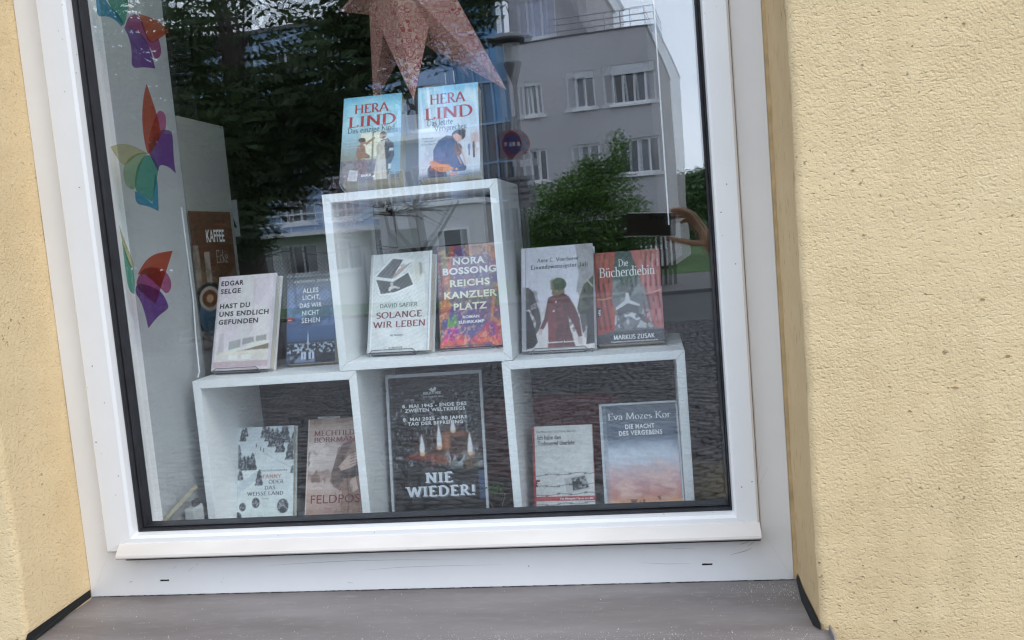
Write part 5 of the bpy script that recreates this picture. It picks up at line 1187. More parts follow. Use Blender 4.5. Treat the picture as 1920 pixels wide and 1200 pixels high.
# ------------------------------------------------------------------ small things behind the glass
o = MB().tube([(.109, 0, 1.45), (.109, 0, .236)], .0014, 6).build('blind_cord', mat('white_cord', (.82, .84, .86), .6)); tag(o, 'white pull cord hanging down behind the glass at right', 'cord')
cab = [(-.9035, .10, .36), (-.9030, .10, .31), (-.9015, .10, .16), (-.895, .08, .074), (-.880, .05, .012), (-.8735, .03, .004)]
o = MB().tube(cab, .0016, 6).build('cable', mat('white_cable', (.75, .77, .78), .5)); tag(o, 'thin white cable running down the inner reveal to the left cube', 'cable')
cb = empty('cupboard', (-1.1, .275, -.9)); tag(cb, 'grey cupboard end standing behind the inner reveal', 'cupboard')
MB().box(-.20, .172, -.105, .118, -.38, 1.463).build('side_board', mat('grey_cupboard_board', (.33, .335, .31), .6, .04, 4), cb, bevel=.001)
kp = empty('kaffee_poster', (-.9255, .165, .045)); tag(kp, 'brown coffee poster with cup, fixed to the grey cupboard', 'poster')
kp.rotation_euler = (R(90), 0, R(90))
def art_kaffee():
    a = Art(70, 120).fill((128, 98, 74)); a.rect(0, 0, 1, .30, (112, 74, 58)); a.ell(.60, .28, .46, .22, (112, 70, 52)); a.rect(.02, .25, .14, .55, (170, 160, 148), .7); a.rect(.26, .30, .38, .62, (190, 182, 172), .7)
    a.nmix(8, 12, (90, 70, 52), .5, .7, .5, 2); a.ell(.30, .72, .42, .20, (46, 42, 44)); a.ell(.34, .76, .34, .15, (86, 116, 150)); a.ell(.28, .64, .24, .09, (196, 186, 176)); a.ell(.28, .64, .18, .065, (138, 84, 54)); a.ell(.28, .64, .08, .03, (214, 178, 140)); a.ell(.94, .60, .16, .09, (64, 70, 84)); a.ell(.94, .60, .12, .065, (170, 160, 160)); a.line([(.5, .86), (.3, .78)], .012, (60, 60, 66)); a.nmix(10, 12, (70, 84, 50), .55, .62, .7, 5, a.region(.1, .88, .6, 1)); return a
KW, KH = .205, .31
link('poster_print', art_mesh(art_kaffee(), KW, KH, 'poster_print'), None, kp).location = (0, 0, .0008)
put_text(kp, 'KAFFEE', .070, .160, .240, .027, wht, bold=.02, z=.0016)
put_text(kp, 'Ecke', .110, .165, .190, .030, wht, 'pen', z=.0016, thick=.03, thin=.02, serif=0, track=.02)
put_text(kp, 'Unsere kleine', .11, .175, .278, .006, letter_mat('rust', (.5, .12, .06)), 'pen', z=.0016, track=.05)
an = empty('notice_sheet', (-.965, .50, .298)); tag(an, 'small white notice with a black letter beside the coffee poster', 'notice'); an.rotation_euler = (R(90), 0, 0)
MB().box(-.10, 0.0, 0, .094, -.0005, 0).build('paper', mat('notice_paper', (.40, .41, .42), .8, .03, 6), an); put_text(an, 'A', -.035, -.006, .025, .040, blk, bold=.03, z=.0008)
# faint lettering deep in the room
dt = empty('wall_poster', (-1.345, .9, .79)); tag(dt, 'dark poster with faint script lettering deep in the room', 'poster'); dt.rotation_euler = (R(90), 0, 0)
MB().box(-.06, .10, -.14, .13, -.001, 0).build('panel', mat('dark_poster', (.03, .03, .03), .7), dt)
dm = letter_mat('dim_script', (.22, .20, .2))
for s, y, x1 in (('Märche', .060, .066), ('Berolin', .035, .072)): put_text(dt, s, .004, x1, y, .018, dm, 'pen', z=.0006, thick=.05, thin=.03, serif=0, track=.0)
MB().box(.0, .06, .088, .0895, .0002, .0008).box(.0, .075, .02, .0215, .0002, .0008).build('rule', dm, dt)
# metal strip and socket at the lower left
o = MB().tube([(-.9010, -.125, -.2575), (-.8795, -.020, -.2145)], .0052, 4).build('metal_strip', mat('brass_strip', (.42, .40, .30), .35, .1, 10, metal=.6)); tag(o, 'dull brass strip leaning in the lower left corner', 'metal strip')
so_ = empty('plug_adapter', (-.881, -.03, -.3505)); tag(so_, 'small white plug adapter beside the lower left cube', 'plug adapter')
MB().box(-.014, .008, -.02, .02, 0, .098).build('housing', mat('white_plug_plastic', (.50, .52, .52), .4), so_, bevel=.003); MB().box(-.002, .007, -.01, .01, .0985, .112).build('socket', mat('plug_dark', (.05, .05, .06), .5), so_, bevel=.002)
# dark red chair back and plant behind the poster
ch = empty('armchair', (-.24, .46, -1.3)); tag(ch, 'dark red upholstered chair back behind the poster and right cube', 'chair')
mb = MB(); pts = [(-.22, .50)] + [(-.22 + .05 - .05 * math.cos(R(a)), 1.09 + .05 * math.sin(R(a))) for a in range(0, 91, 15)] + [(.22 - .05 + .05 * math.sin(R(a)), 1.09 + .05 * math.cos(R(a))) for a in range(0, 91, 15)] + [(.22, .5)]
redm = mat('dark_red_fabric', (.24, .035, .045), .9, .15, 20, .3, 300)
mb.prism(pts, -.03, .04).build('backrest', redm, ch, bevel=.012); MB().box(-.22, .22, .04, .5, .38, .5).build('seat', redm, ch, bevel=.02)
for sx in (-.19, .19):
    for sy in (.0, .45): MB().box(sx - .02, sx + .02, sy - .02, sy + .02, 0, .38).build('leg', mat('dark_wood', (.08, .05, .03), .5, .3, 20), ch)
pl = empty('potted_plant', (-.292, .13, -.3505)); tag(pl, 'small green plant in a pointed wire holder beside the poster', 'plant')
MB().tube([(.010, 0, .004), (.026, 0, .050), (-.02, 0, .053), (.008, 0, .004)], .0008, 5).build('wire_holder', mat('copper_wire', (.6, .45, .38), .4, metal=.5), pl)
mb = MB()
for i in range(46):
    c = Vector((random.gauss(.006, .010), random.gauss(0, .008), .060 + random.gauss(0, .006))); a = Vector((random.uniform(-1, 1), random.uniform(-1, 1), random.uniform(-1, 1))).normalized() * .006; b_ = a.cross(Vector((random.random(), random.random(), 1))).normalized() * .004
    mb.add([c - a, c - b_, c + a, c + b_], [(0, 1, 2, 3)])
mb.build('foliage', mat('small_plant_green', (.06, .16, .03), .6, .4, 60), pl)
o = MB().box(.112, .26, .20, .34, -.3505, -.305).build('yellow_folder', mat('ochre_card', (.42, .29, .08), .6, .15, 12), bevel=.002); tag(o, 'ochre yellow card box lying right of the lower right cube', 'box')

# ------------------------------------------------------------------ across the street, seen mirrored in the glass
BA = R(6)
def fac(u, d, z):
    """u metres left of the corner along the facade, d metres behind it"""
    return (0.80 - u * math.cos(BA) - d * math.sin(BA) * -1 * 0 - d * math.sin(BA) * -0.0 + d * math.sin(BA), -28.69 - u * math.sin(BA) - d * math.cos(BA), z)
def fbox(mb, u0, u1, d0, d1, z0_, z1_):
    vs = [fac(u, d, z) for z in (z0_, z1_) for u, d in ((u0, d0), (u1, d0), (u1, d1), (u0, d1))]
    return mb.add(vs, [(0, 3, 2, 1), (4, 5, 6, 7), (0, 1, 5, 4), (1, 2, 6, 5), (2, 3, 7, 6), (3, 0, 4, 7)])
greyp = mat('grey_facade_plaster', (.44, .42, .435), .9, .09, .5, .3, 12, .01)
whitep = mat('white_facade_plaster', (.58, .57, .58), .9, .06, .8)
wf = mat('white_window_frame', (.75, .75, .76), .5)
dg = mat('dark_window_glass', (.012, .014, .017), .06, spec=.9)
curt = mat('grey_curtain', (.30, .31, .34), .8, .2, 3, stretch=(8, 8, 1))
slm = mat('roof_edge_metal', (.10, .10, .11), .5)
bm = empty('apartment_building', fac(2, 0, GZ)); tag(bm, 'grey plastered flat roofed apartment house across the street, mirrored in the glass', 'building')
def bp_(root, name, mb_, m, parent=None):
    o = mb_.build(name, m, None)
    p = parent or root
    o.parent = p
    if p is root: o.matrix_parent_inverse = Matrix.Translation(root.location).inverted()
    return o
# facade with true openings: built of strips around the windows
def facade(root, u0, u1, z0_, z1_, wins, m, depth=.35, d=0.0):
    us = sorted(set([u0, u1] + [a for w_ in wins for a in (w_[0], w_[1])])); zs = sorted(set([z0_, z1_] + [a for w_ in wins for a in (w_[2], w_[3])]))
    mb = MB()
    for i in range(len(us) - 1):
        for j in range(len(zs) - 1):
            uc, zc = (us[i] + us[i + 1]) / 2, (zs[j] + zs[j + 1]) / 2
            if any(w_[0] < uc < w_[1] and w_[2] < zc < w_[3] for w_ in wins): continue
            mb.add([fac(us[i], d, zs[j]), fac(us[i + 1], d, zs[j]), fac(us[i + 1], d, zs[j + 1]), fac(us[i], d, zs[j + 1])], [(0, 1, 2, 3)])
    for w_ in wins:
        a, b_, c, e = w_[:4]
        q = [(a, c), (b_, c), (b_, e), (a, e)]
        for k in range(4):
            p, r_ = q[k], q[(k + 1) % 4]
            mb.add([fac(p[0], d, p[1]), fac(r_[0], d, r_[1]), fac(r_[0], d + .2, r_[1]), fac(p[0], d + .2, p[1])], [(0, 1, 2, 3)])
    return bp_(root, 'wall', mb, m)
def window(root, a, b_, c, e, n=2, d=0.0, blind=.0, glassm=None, open_=None, sill=True):
    fr = MB(); t = .07
    fbox(fr, a, b_, d + .08, d + .15, c, c + t); fbox(fr, a, b_, d + .08, d + .15, e - t, e); fbox(fr, a, a + t, d + .08, d + .15, c + t, e - t); fbox(fr, b_ - t, b_, d + .08, d + .15, c + t, e - t)
    for k in range(1, n): u = a + (b_ - a) * k / n; fbox(fr, u - t / 2, u + t / 2, d + .08, d + .15, c + t, e - t)
    f = bp_(root, 'window', fr, wf)
    for k in range(n):
        u0 = a + (b_ - a) * k / n; u1 = a + (b_ - a) * (k + 1) / n
        mb = MB(); mb.add([fac(u0, d + .14, c), fac(u1, d + .14, c), fac(u1, d + .14, e), fac(u0, d + .14, e)], [(0, 1, 2, 3)])
        bp_(root, 'pane', mb, (glassm or dg) if (open_ is None or k in open_) else curt, f)
    if sill: bp_(root, 'sill', fbox(MB(), a - .08, b_ + .08, d - .10, d + .08, c - .09, c - .001), wf, f)
    if blind: bp_(root, 'roller_blind', fbox(MB(), a + .02, b_ - .02, d + .02, d + .07, e - blind, e - .002), mat('pale_blind', (.55, .56, .58), .6, .2, 6, stretch=(1, 1, 20)), f)
RZ = 6.56
ww2 = [(3.80, 4.38, 4.20, 5.30, 3, .14, [1]), (2.02, 2.74, 4.22, 5.42, 2, .22, [0]), (-.10 + .02, 1.32, 4.22, 5.45, 4, .30, [1, 2, 3]), (-.06, 1.30, 1.95, 3.05, 4, .0, [0, 2, 3]), (2.02, 2.74, 1.95, 3.05, 2, 0, [0]), (3.80, 4.38, 1.95, 3.05, 2, 0, [0]), (-.06, 1.30, -.5, .6, 3, 0, [0, 2]), (2.0, 3.0, -.5, .6, 2, 0, [0])]
ww2 = [(max(a, .10) if a < .1 else a, b_ + (.1 - a if a < .1 else 0), c, e, n, bl, op) for a, b_, c, e, n, bl, op in ww2]
facade(bm, 0, 4.95, GZ, RZ, ww2, greyp)
for a, b_, c, e, n, bl, op in ww2: window(bm, a, b_, c, e, n, 0, bl, None, op)
bp_(bm, 'wall', MB().add([fac(0, 0, GZ), fac(0, 11.5, GZ), fac(0, 11.5, RZ), fac(0, 0, RZ)], [(0, 1, 2, 3)]), greyp)
bp_(bm, 'wall', MB().add([fac(0, 11.5, GZ), fac(14.5, 11.5, GZ), fac(14.5, 11.5, 8), fac(0, 11.5, RZ)], [(0, 1, 2, 3)]), greyp)
bp_(bm, 'roof', fbox(MB(), -.05, 4.9, -.05, 11.5, RZ + .001, RZ + .035), slm)
# roof railing
rl = MB()
for h in (.22, .42, .62):
    rl.tube([fac(-.0, .12, RZ + h), fac(3.3, .12, RZ + h)], .018, 5); rl.tube([fac(.0, .12, RZ + h), fac(0, 3, RZ + h)], .018, 5)
for k in range(5): rl.tube([fac(k * .8, .12, RZ), fac(k * .8, .12, RZ + .62)], .02, 5)
bp_(bm, 'roof_railing', rl, mat('galvanised_rail', (.30, .31, .33), .5, metal=.4))
# recessed taller storey
facade(bm, 2.25, 4.95, RZ + .081, 9.6, [(3.35, 4.40, 6.85, 8.2)], greyp, d=.9); window(bm, 3.35, 4.40, 6.85, 8.2, 2, .9, 0, mat('lilac_curtain_glass', (.42, .44, .55), .35, .1, 3), None)
bp_(bm, 'wall', MB().add([fac(2.25, .9, RZ + .08), fac(2.25, 11, RZ + .08), fac(2.25, 11, 9.6), fac(2.25, .9, 9.6)], [(0, 1, 2, 3)]), greyp)
bp_(bm, 'stair_slab', MB().add([fac(1.9, .6, RZ + .09), fac(2.2, .6, RZ + .09), fac(3.3, .6, 9.0), fac(3.05, .6, 9.0), fac(1.9, .85, RZ + .09), fac(2.2, .85, RZ + .09), fac(3.3, .85, 9.0), fac(3.05, .85, 9.0)], [(0, 1, 2, 3), (7, 6, 5, 4), (0, 4, 5, 1), (1, 5, 6, 2), (2, 6, 7, 3), (3, 7, 4, 0)]), greyp)
bp_(bm, 'roof', fbox(MB(), 2.15, 5.0, .8, 11, 9.601, 9.7), slm)
# glazed stair tower
blue1 = mat('blue_tower_glass', (.06, .22, .42), .08, .2, .6, spec=.8); blue2 = mat('dark_tower_glass', (.012, .02, .04), .05, spec=.9); mull = mat('blue_grey_mullion', (.22, .32, .46), .5)  # bluish glass; reflected sky is put into the blue of the upper panes
rg = random.Random(4)
for i in range(3):
    for j in range(8):
        u0, z_ = 5.0 + i * .60, GZ + j * 1.35
        u1 = u0 + .58
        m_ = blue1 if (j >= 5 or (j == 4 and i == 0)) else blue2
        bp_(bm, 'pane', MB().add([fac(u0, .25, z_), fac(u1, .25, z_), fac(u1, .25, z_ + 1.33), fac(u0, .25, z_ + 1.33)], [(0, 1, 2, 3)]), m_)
mm = MB()
for i in range(4): fbox(mm, 4.965 + i * .60, 5.035 + i * .60, .14, .26, GZ, 9.5)
for j in range(9): fbox(mm, 5.0, 6.8, .15, .24, GZ + j * 1.35 - .035, GZ + j * 1.35 + .035)
bp_(bm, 'mullions', mm, mull)
# left wing with balconies
wl = [(7.2 + k * 1.75, 8.4 + k * 1.75, 1.35, 2.9, 2, 0, None) for k in range(5)] + [(7.2 + k * 1.75, 8.4 + k * 1.75, 4.1, 5.6, 2, 0, None) for k in range(5)] + [(7.3 + k * 1.75, 8.5 + k * 1.75, -.50, .60, 2, 0, None) for k in range(5)] + [(7.2 + k * 1.75, 8.4 + k * 1.75, 6.4, 7.4, 2, 0, None) for k in range(5)]
blc = mat('sky_blue_panel', (.30, .42, .60), .5, .12, 1.5)
facade(bm, 6.82, 17.0, .98, 8.15, [w_ for w_ in wl if w_[2] > .9], blc); facade(bm, 6.82, 17.0, GZ, .97, [w_ for w_ in wl if w_[2] < .9], whitep)
for a, b_, c, e, n, bl, op in wl: window(bm, a, b_, c, e, n, 0, 0, dg, None)
bp_(bm, 'balcony_slab', fbox(MB(), 6.9, 16.5, -1.1, -.001, .88, 1.04), whitep); bp_(bm, 'balcony_slab', fbox(MB(), 6.9, 16.5, -1.1, -.001, 3.7, 3.86), whitep)
br = MB()
for h in (.35, .6, .9): br.tube([fac(6.9, -1.05, 1.04 + h), fac(16.5, -1.05, 1.04 + h)], .02, 5)
for k in range(9): br.tube([fac(6.9 + k * 1.2, -1.05, 1.04), fac(6.9 + k * 1.2, -1.05, 1.94)], .02, 5)
bp_(bm, 'balcony_railing', br, wf)
bp_(bm, 'roof', fbox(MB(), 6.7, 17.1, -.1, 11.5, 8.151, 8.3), slm)
# white garden house in front, seen mirrored inside the top cube
gh = empty('white_outbuilding', (-6.0, -24.8, GZ)); tag(gh, 'low white rendered outbuilding with grey door, mirrored in the top cube', 'building')
MB().box(-1.7, 1.4, -1.8, 0, 0, 2.55).build('wall', whitep, gh); MB().box(-1.8, 1.5, -1.9, .12, 2.551, 2.68).build('roof', wf, gh); MB().box(-1.2, -.55, .001, .05, .05, 2.0).build('door', mat('grey_green_door', (.20, .22, .20), .6), gh)
fr = MB().box(.2, 1.0, .001, .06, 1.0, 1.9).build('window', wf, gh); MB().box(.27, .93, .061, .065, 1.07, 1.83).build('pane', dg, gh)

# neighbouring sky ghost edges need nothing more; far trees and hedge
def leaf_cloud(name, centers, n, size, m, parent, seed=0, flat=1.0):
    rg = np.random.default_rng(seed)
    cs = np.array([c[:3] for c in centers]); rs = np.array([c[3:6] if len(c) > 4 else [c[3]] * 3 for c in centers], float)
    wt = rs.prod(1) ** (2 / 3); k = rg.choice(len(cs), n, p=wt / wt.sum())
    d = rg.normal(size=(n, 3)); d /= np.linalg.norm(d, axis=1)[:, None]
    rad = rg.random(n) ** .4
    P_ = cs[k] + d * rs[k] * rad[:, None]
    # clump
    P_ += rg.normal(scale=size * .6, size=(n, 3))
    a = rg.normal(size=(n, 3)); a[:, 2] *= .6; a /= np.linalg.norm(a, axis=1)[:, None]
    b_ = np.cross(a, rg.normal(size=(n, 3))); b_ /= np.linalg.norm(b_, axis=1)[:, None]
    s = size * (.6 + .8 * rg.random(n))[:, None]
    c_ = np.cross(a, b_) * s * .12
    V = np.stack([P_ - a * s, P_ - b_ * s * .45 + c_, P_ + a * s, P_ + b_ * s * .45 + c_], 1).reshape(-1, 3)
    F = np.arange(n * 4).reshape(n, 4)
    me = bpy.data.meshes.new(name); me.vertices.add(n * 4); me.vertices.foreach_set('co', V.ravel()); me.loops.add(n * 4); me.loops.foreach_set('vertex_index', F.ravel())
    me.polygons.add(n); me.polygons.foreach_set('loop_start', np.arange(0, n * 4, 4)); me.polygons.foreach_set('loop_total', np.full(n, 4)); me.update(calc_edges=True)
    me.materials.append(m); return link(name, me, None, parent)
bark = mat('bark', (.055, .045, .038), .95, .35, 6, .9, 25, .02, stretch=(1, 1, .25))
leaf_d = mat('dark_leaves', (.018, .036, .012), .75, col2=(.05, .085, .025), scale=1.5, tl=.2)
leaf_b = mat('bright_leaves', (.05, .115, .022), .6, col2=(.13, .24, .05), scale=1.2, tl=.3)
leaf_f = mat('far_leaves', (.06, .12, .04), .7, col2=(.12, .19, .07), scale=.3, tl=.2)

big = empty('linden_tree', (-5.0, -9.9, GZ)); tag(big, 'large dark leafy street tree in front of the houses, mirrored at upper left', 'tree')
mb = MB().tube([(0, 0, 0), (.02, 0, 1.2), (-.05, .05, 2.4), (.05, 0, 3.6), (0, .1, 5.2)], .27, 10, .12)
for e in [(-2.2, .4, 4.6), (1.8, .5, 4.4), (2.9, .3, 4.2), (-1.2, -1.4, 5.0), (1.2, 1.4, 5.4), (-2.6, .2, 3.2), (.9, -.8, 3.9)]:
    s0 = Vector((0, 0, 2.0 + random.random())); e = Vector(e); mid = s0.lerp(e, .5) + Vector((0, 0, .35)); mb.tube([s0, s0.lerp(mid, .6), mid, e], .09, 6, .02)
mb.build('trunk', bark, big, smooth=True)
cl = [(-2.2, .3, 3.0, 1.5, 1.4, 1.2), (-1.0, -.2, 2.9, 1.4, 1.2, 1.15), (.4, .1, 3.1, 1.3, 1.2, .85), (1.5, .3, 3.6, 1.0, 1.0, .7), (2.6, .2, 4.25, 1.0, .9, .65), (-3.0, 0, 2.6, 1.4, 1.2, 1.3), (.3, -.2, 2.9, 1.1, 1.0, .9), (-.9, .2, 2.0, .9, .8, .7), (1.3, 0, 3.0, .7, .7, .6), (3.4, .3, 4.75, .9, .7, .40), (-3.6, .3, 3.3, 1.1, 1.0, 1.2), (1.9, .2, 4.3, .7, .7, .5), (-.6, .2, 4.1, .5, .5, .45), (.1, .5, 1.9, .5, .5, .5)]
leaf_cloud('crown', cl, 27000, .075, leaf_d, big, 3)
leaf_cloud('upper_crown', [(0, .2, 4.7, 2.4, 1.6, .8), (-2.4, .2, 4.5, 1.4, 1.4, .7)], 2600, .075, leaf_d, big, 4)
# dark evergreen behind at left
ev = empty('yew_tree', (-8.6, -13.5, GZ)); tag(ev, 'broad dark evergreen behind the street tree, mirrored at far left', 'tree')
MB().tube([(0, 0, 0), (0, 0, 4)], .2, 8, .08).build('trunk', bark, ev); leaf_cloud('crown', [(0, 0, 2.2, 2.0, 1.6, 2.2), (0, 0, 4.6, 1.8, 1.5, 2.0), (-2.2, 0, 2.4, 1.8, 1.5, 2.3), (1.2, 0, 1.4, 1.0, 1.0, 1.2)], 14000, .11, leaf_d, ev, 5)
# bright shrub
bu = empty('shrub', (-1.28, -20.0, GZ)); bu.scale = (.92, .92, .87)
tag(bu, 'bright green shrub before the grey house, mirrored right of the top cube', 'shrub')
mb = MB()
for k in range(9):
    a = k * .7; mb.tube([(0, 0, 0), (.3 * math.cos(a), .3 * math.sin(a), 1.2), (1.0 * math.cos(a), .8 * math.sin(a), 2.6)], .035, 5, .01)
mb.build('stems', bark, bu)
leaf_cloud('foliage', [(-.5, 0, .8, 1.3, .6, .8), (.6, 0, .9, 1.0, .6, .8), (-.2, 0, 2.7, .9, .6, .5), (0, 0, 1.7, 1.35, 1.0, 1.2), (.75, 0, 2.5, .8, .7, .9), (-.8, .1, 2.2, .8, .8, .9), (1.0, 0, 3.6, .32, .4, .65), (.6, 0, 3.2, .5, .4, .5), (.1, 0, 2.8, .7, .7, .7), (-1.25, .2, 1.3, .5, .6, .9), (1.3, 0, 1.5, .55, .6, 1.0), (.2, 0, 3.4, .3, .3, .4)], 10500, .075, leaf_b, bu, 7)
# twisted small tree with blossom
tt = empty('blossom_tree', (-4.45, -17.0, GZ)); tag(tt, 'small twisted tree with pink blossom, mirrored inside the top cube', 'tree')
mb = MB().tube([(0, 0, 0), (.02, 0, .8), (-.02, 0, 1.5), (-.10, 0, 2.2), (-.22, .1, 3.0)], .13, 8, .06)
mb.tube([(0, 0, 1.1), (-.30, 0, 1.45), (-.55, .05, 1.8), (-.62, 0, 2.2), (-.9, 0, 2.45), (-1.3, 0, 2.5)], .055, 6, .015)
for k in range(26):
    s0 = Vector((-.62, 0, 2.15)) if k % 2 else Vector((-.1, 0, 2.2)); a = random.uniform(-.4, 3.4); l = random.uniform(.5, 1.3); e = s0 + Vector((math.cos(a) * l, random.uniform(-.3, .3), math.sin(a) * l * .8)); mb.tube([s0, s0.lerp(e, .5) + Vector((random.uniform(-.1, .1), 0, .1)), e], .016, 4, .005)
mb.tube([(-.02, 0, 1.3), (.35, 0, 1.7), (.8, 0, 2.3)], .05, 6, .02)
mb.build('trunk', bark, tt, smooth=True)
leaf_cloud('blossom', [(-1.5, 0, 2.6, .6, .5, .5), (-1.7, 0, 2.0, .4, .4, .4), (.4, 0, 3.0, .6, .5, .4), (-1.3, 0, 3.2, .4, .4, .3)], 1300, .035, mat('pink_blossom', (.42, .22, .34), .7, .3, 5, tl=.3), tt, 9)
# trees at the far right
for i, (x, y, h, s) in enumerate([(3.3, -58, 4.6, 1.6), (6.6, -61, 4.3, 1.9), (9.5, -66, 5.4, 2.6), (4.9, -74, 5.2, 2.2), (13, -60, 5, 2.5), (-36, -52, 6.5, 4)]):
    t = empty('park_tree', (x, y, GZ)); tag(t, ['slim pale green tree just right of the grey house, mirrored', 'low round tree at the glass edge, mirrored', 'taller park tree hidden mostly by the frame', 'distant park tree behind the slim one', 'outer park tree beyond the frame', 'tall tree behind the left wing of the house'][i], 'tree', 'park trees beyond the lawn')
    MB().tube([(0, 0, 0), (0, 0, h * .7)], .2, 7, .08).build('trunk', bark, t); leaf_cloud('crown', [(0, 0, h * .62, s, s, h * .4), (s * .5, 0, h * .8, s * .6, s * .6, h * .25), (-s * .5, 0, h * .5, s * .6, s * .6, h * .3)], 3500, .2 * s / 1.6, leaf_f, t, 20 + i)
# low hedge at the back of the lawn
leaf_h = leaf_cloud('hedge', [(k * 1.2 + 1.5, -55 + .3 * math.sin(k), -.5, .9, .8, .8) for k in range(14)], 9000, .15, leaf_f, None, 44)
tag(leaf_h, 'clipped green hedge along the back of the lawn, mirrored', 'hedge')
# picket fence
pf = empty('picket_fence', (-1.3, -20.75, GZ)); tag(pf, 'dark wooden picket fence before the shrub, mirrored above the right books', 'fence')
pm = mat('weathered_picket', (.07, .055, .05), .85, .3, 5, .5, 40, .004); me = MB().prism([(-.035, .03), (.035, .03), (.035, 1.66), (0, 1.72), (-.035, 1.66)], -.011, .011).mesh('picket', pm)
for k in range(34):
    o = link('picket', me, None, pf); o.location = (-1.9 + k * .118, 0, random.uniform(-.01, .01))
MB().box(-1.95, 2.05, -.06, -.02, .4, .48).build('rail', pm, pf); MB().box(-1.95, 2.05, -.06, -.02, 1.3, 1.38).build('rail', pm, pf)
# chain link fence
cf = empty('chain_link_fence', (-7.3, -18.9, GZ)); tag(cf, 'chain link fence with steel posts and sagging top wire, mirrored left of the top cube', 'fence')
wm = mat('fence_wire', (.10, .10, .11), .6, metal=.5); mb = MB()
for k in range(-14, 58):
    x = -2.6 + k * .10
    for s in (1, -1):
        x0, x1 = x, x + s * 1.36
        z0_, z1_ = .05, 1.41
        if x1 < -2.6: t_ = (x - -2.6) / (x - x1); x1 = -2.6; z1_ = .05 + 1.36 * t_
        if x1 > 2.7: t_ = (2.7 - x) / (x1 - x) if x1 != x else 1; x1 = 2.7; z1_ = .05 + 1.36 * t_
        if x0 < -2.6 or x0 > 2.7 or z1_ <= .06: continue
        mb.tube([(x0, 0, z0_), (x1, 0, z1_)], .006, 3)
o = mb.build('wire_mesh', wm, cf); o['kind'] = 'stuff'
for x in (-2.6, -.85, .9, 2.7): MB().tube([(x, 0, 0), (x, 0, 1.45)], .03, 8).build('post', mat('steel_post', (.20, .20, .21), .5), cf)
MB().tube([(-2.6 + i * .53, 0, 1.60 - .14 * math.sin(i / 10 * math.pi * 3) ** 2) for i in range(11)], .014, 5).build('top_wire', wm, cf)
# low white garden wall behind the fence
o = MB().box(-9.9, -4.2, -22.5, -22.3, GZ, -.55).build('garden_wall', whitep); tag(o, 'low white garden wall behind the chain link fence', 'wall')
# lamp post
lp = empty('street_lamp', (-1.90, -13.8, GZ)); tag(lp, 'street lamp with flat round cap on a slim pole, mirrored right of the star', 'street lamp')
gm = mat('lamp_grey_metal', (.13, .13, .135), .5, .1, 5)
MB().tube([(0, 0, 0), (0, 0, .9)], .07, 12).tube([(0, 0, .9), (0, 0, 4.0)], .04, 12).build('pole', gm, lp)
MB().lathe([(.045, 4.0), (.15, 4.32), (.155, 4.36)], (0, 0, 0), 20).build('funnel', gm, lp, smooth=False); MB().lathe([(.12, 4.37), (.14, 4.66)], (0, 0, 0), 20).build('lamp_glass', mat('lamp_glass', (.35, .36, .36), .2, .05, 4), lp)
MB().lathe([(.05, 4.67), (.33, 4.69), (.345, 4.72), (.30, 4.77), (.05, 4.84)], (0, 0, 0), 32).build('cap', gm, lp)
# no-stopping sign
sg = empty('road_sign', (-1.93, -13.55, GZ)); tag(sg, 'round red and blue no stopping sign with plate below, mirrored by the top cube', 'road sign')
MB().tube([(0, 0, 0), (0, 0, 3.45)], .03, 10).build('pole', gm, sg)
def disc(r_, y0, y1, m_, name, cz=3.0, n=36):
    return MB().prism([(r_ * math.cos(2 * math.pi * k / n), cz + r_ * math.sin(2 * math.pi * k / n)) for k in range(n)], y0, y1).build(name, m_, sg)
sr = mat('sign_red', (.22, .02, .022), .4); sb = mat('sign_blue', (.02, .035, .13), .4)
disc(.235, .035, .045, sr, 'red_rim'); disc(.185, .0451, .048, sb, 'blue_field')
MB().prism([(-.14, 2.88), (-.12, 2.86), (.14, 3.12), (.12, 3.14)], .0481, .0505).build('red_bar', sr, sg)
wm2 = mat('sign_white', (.6, .6, .62), .5); MB().box(-.055, -.01, .0506, .0525, 2.97, 3.04).box(.025, .07, .0506, .0525, 2.96, 3.03).build('sticker', wm2, sg)
MB().box(.05, .34, .030, .04, 2.60, 2.72).build('plate', wm2, sg); MB().box(-.22, .27, .0, .012, 1.95, 2.45).build('notice_board', mat('notice_grey', (.22, .22, .23), .6), sg)
mb = MB()
for i in range(4): mb.box(-.18, .20 - .05 * (i % 2), .0125, .014, 2.36 - i * .10, 2.40 - i * .10)
mb.build('notice_lines', mat('notice_dark', (.04, .04, .045), .6), sg)
# parked bicycle-like clutter is not shown; a low dark bin store behind the fence line
# ------------------------------------------------------------------ the photographer
skin = mat('skin', (.33, .225, .17), .6, .08, 12); jacket = mat('navy_jacket', (.05, .06, .09), .85, .15, 20); trou = mat('dark_trousers', (.04, .04, .05), .9, .15, 15); shoe = mat('shoe_leather', (.03, .025, .02), .5); hairm = mat('brown_hair', (.09, .055, .03), .7, .3, 40)
J = {}
def jn(k, p, r_): J[k] = (p, r_)
px, py = .66, -2.22
jn('pelvis', (px, py, -.36), .135); jn('waist', (px, py, -.20), .12); jn('chest', (px, py + .01, .00), .145); jn('upchest', (px, py, .10), .12); jn('neck', (px, py + .01, .175), .055); jn('jaw', (px - .01, py + .035, .235), .065); jn('head', (px - .01, py + .03, .31), .088); jn('crown', (px - .01, py + .02, .37), .06)
jn('shL', (px - .165, py + .01, .115), .062); jn('elL', (px - .17, py + .10, -.14), .044); jn('faL', (px - .30, py + .30, -.02), .035); jn('wrL', (.300, -1.800, .125), .024); jn('paL', (.268, -1.782, .180), .026)
jn('shR', (px + .165, py, .115), .062); jn('elR', (px + .20, py - .02, -.15), .043); jn('wrR', (px + .19, py + .05, -.38), .028); jn('haR', (px + .185, py + .07, -.46), .03); jn('hfR', (px + .18, py + .08, -.54), .013)
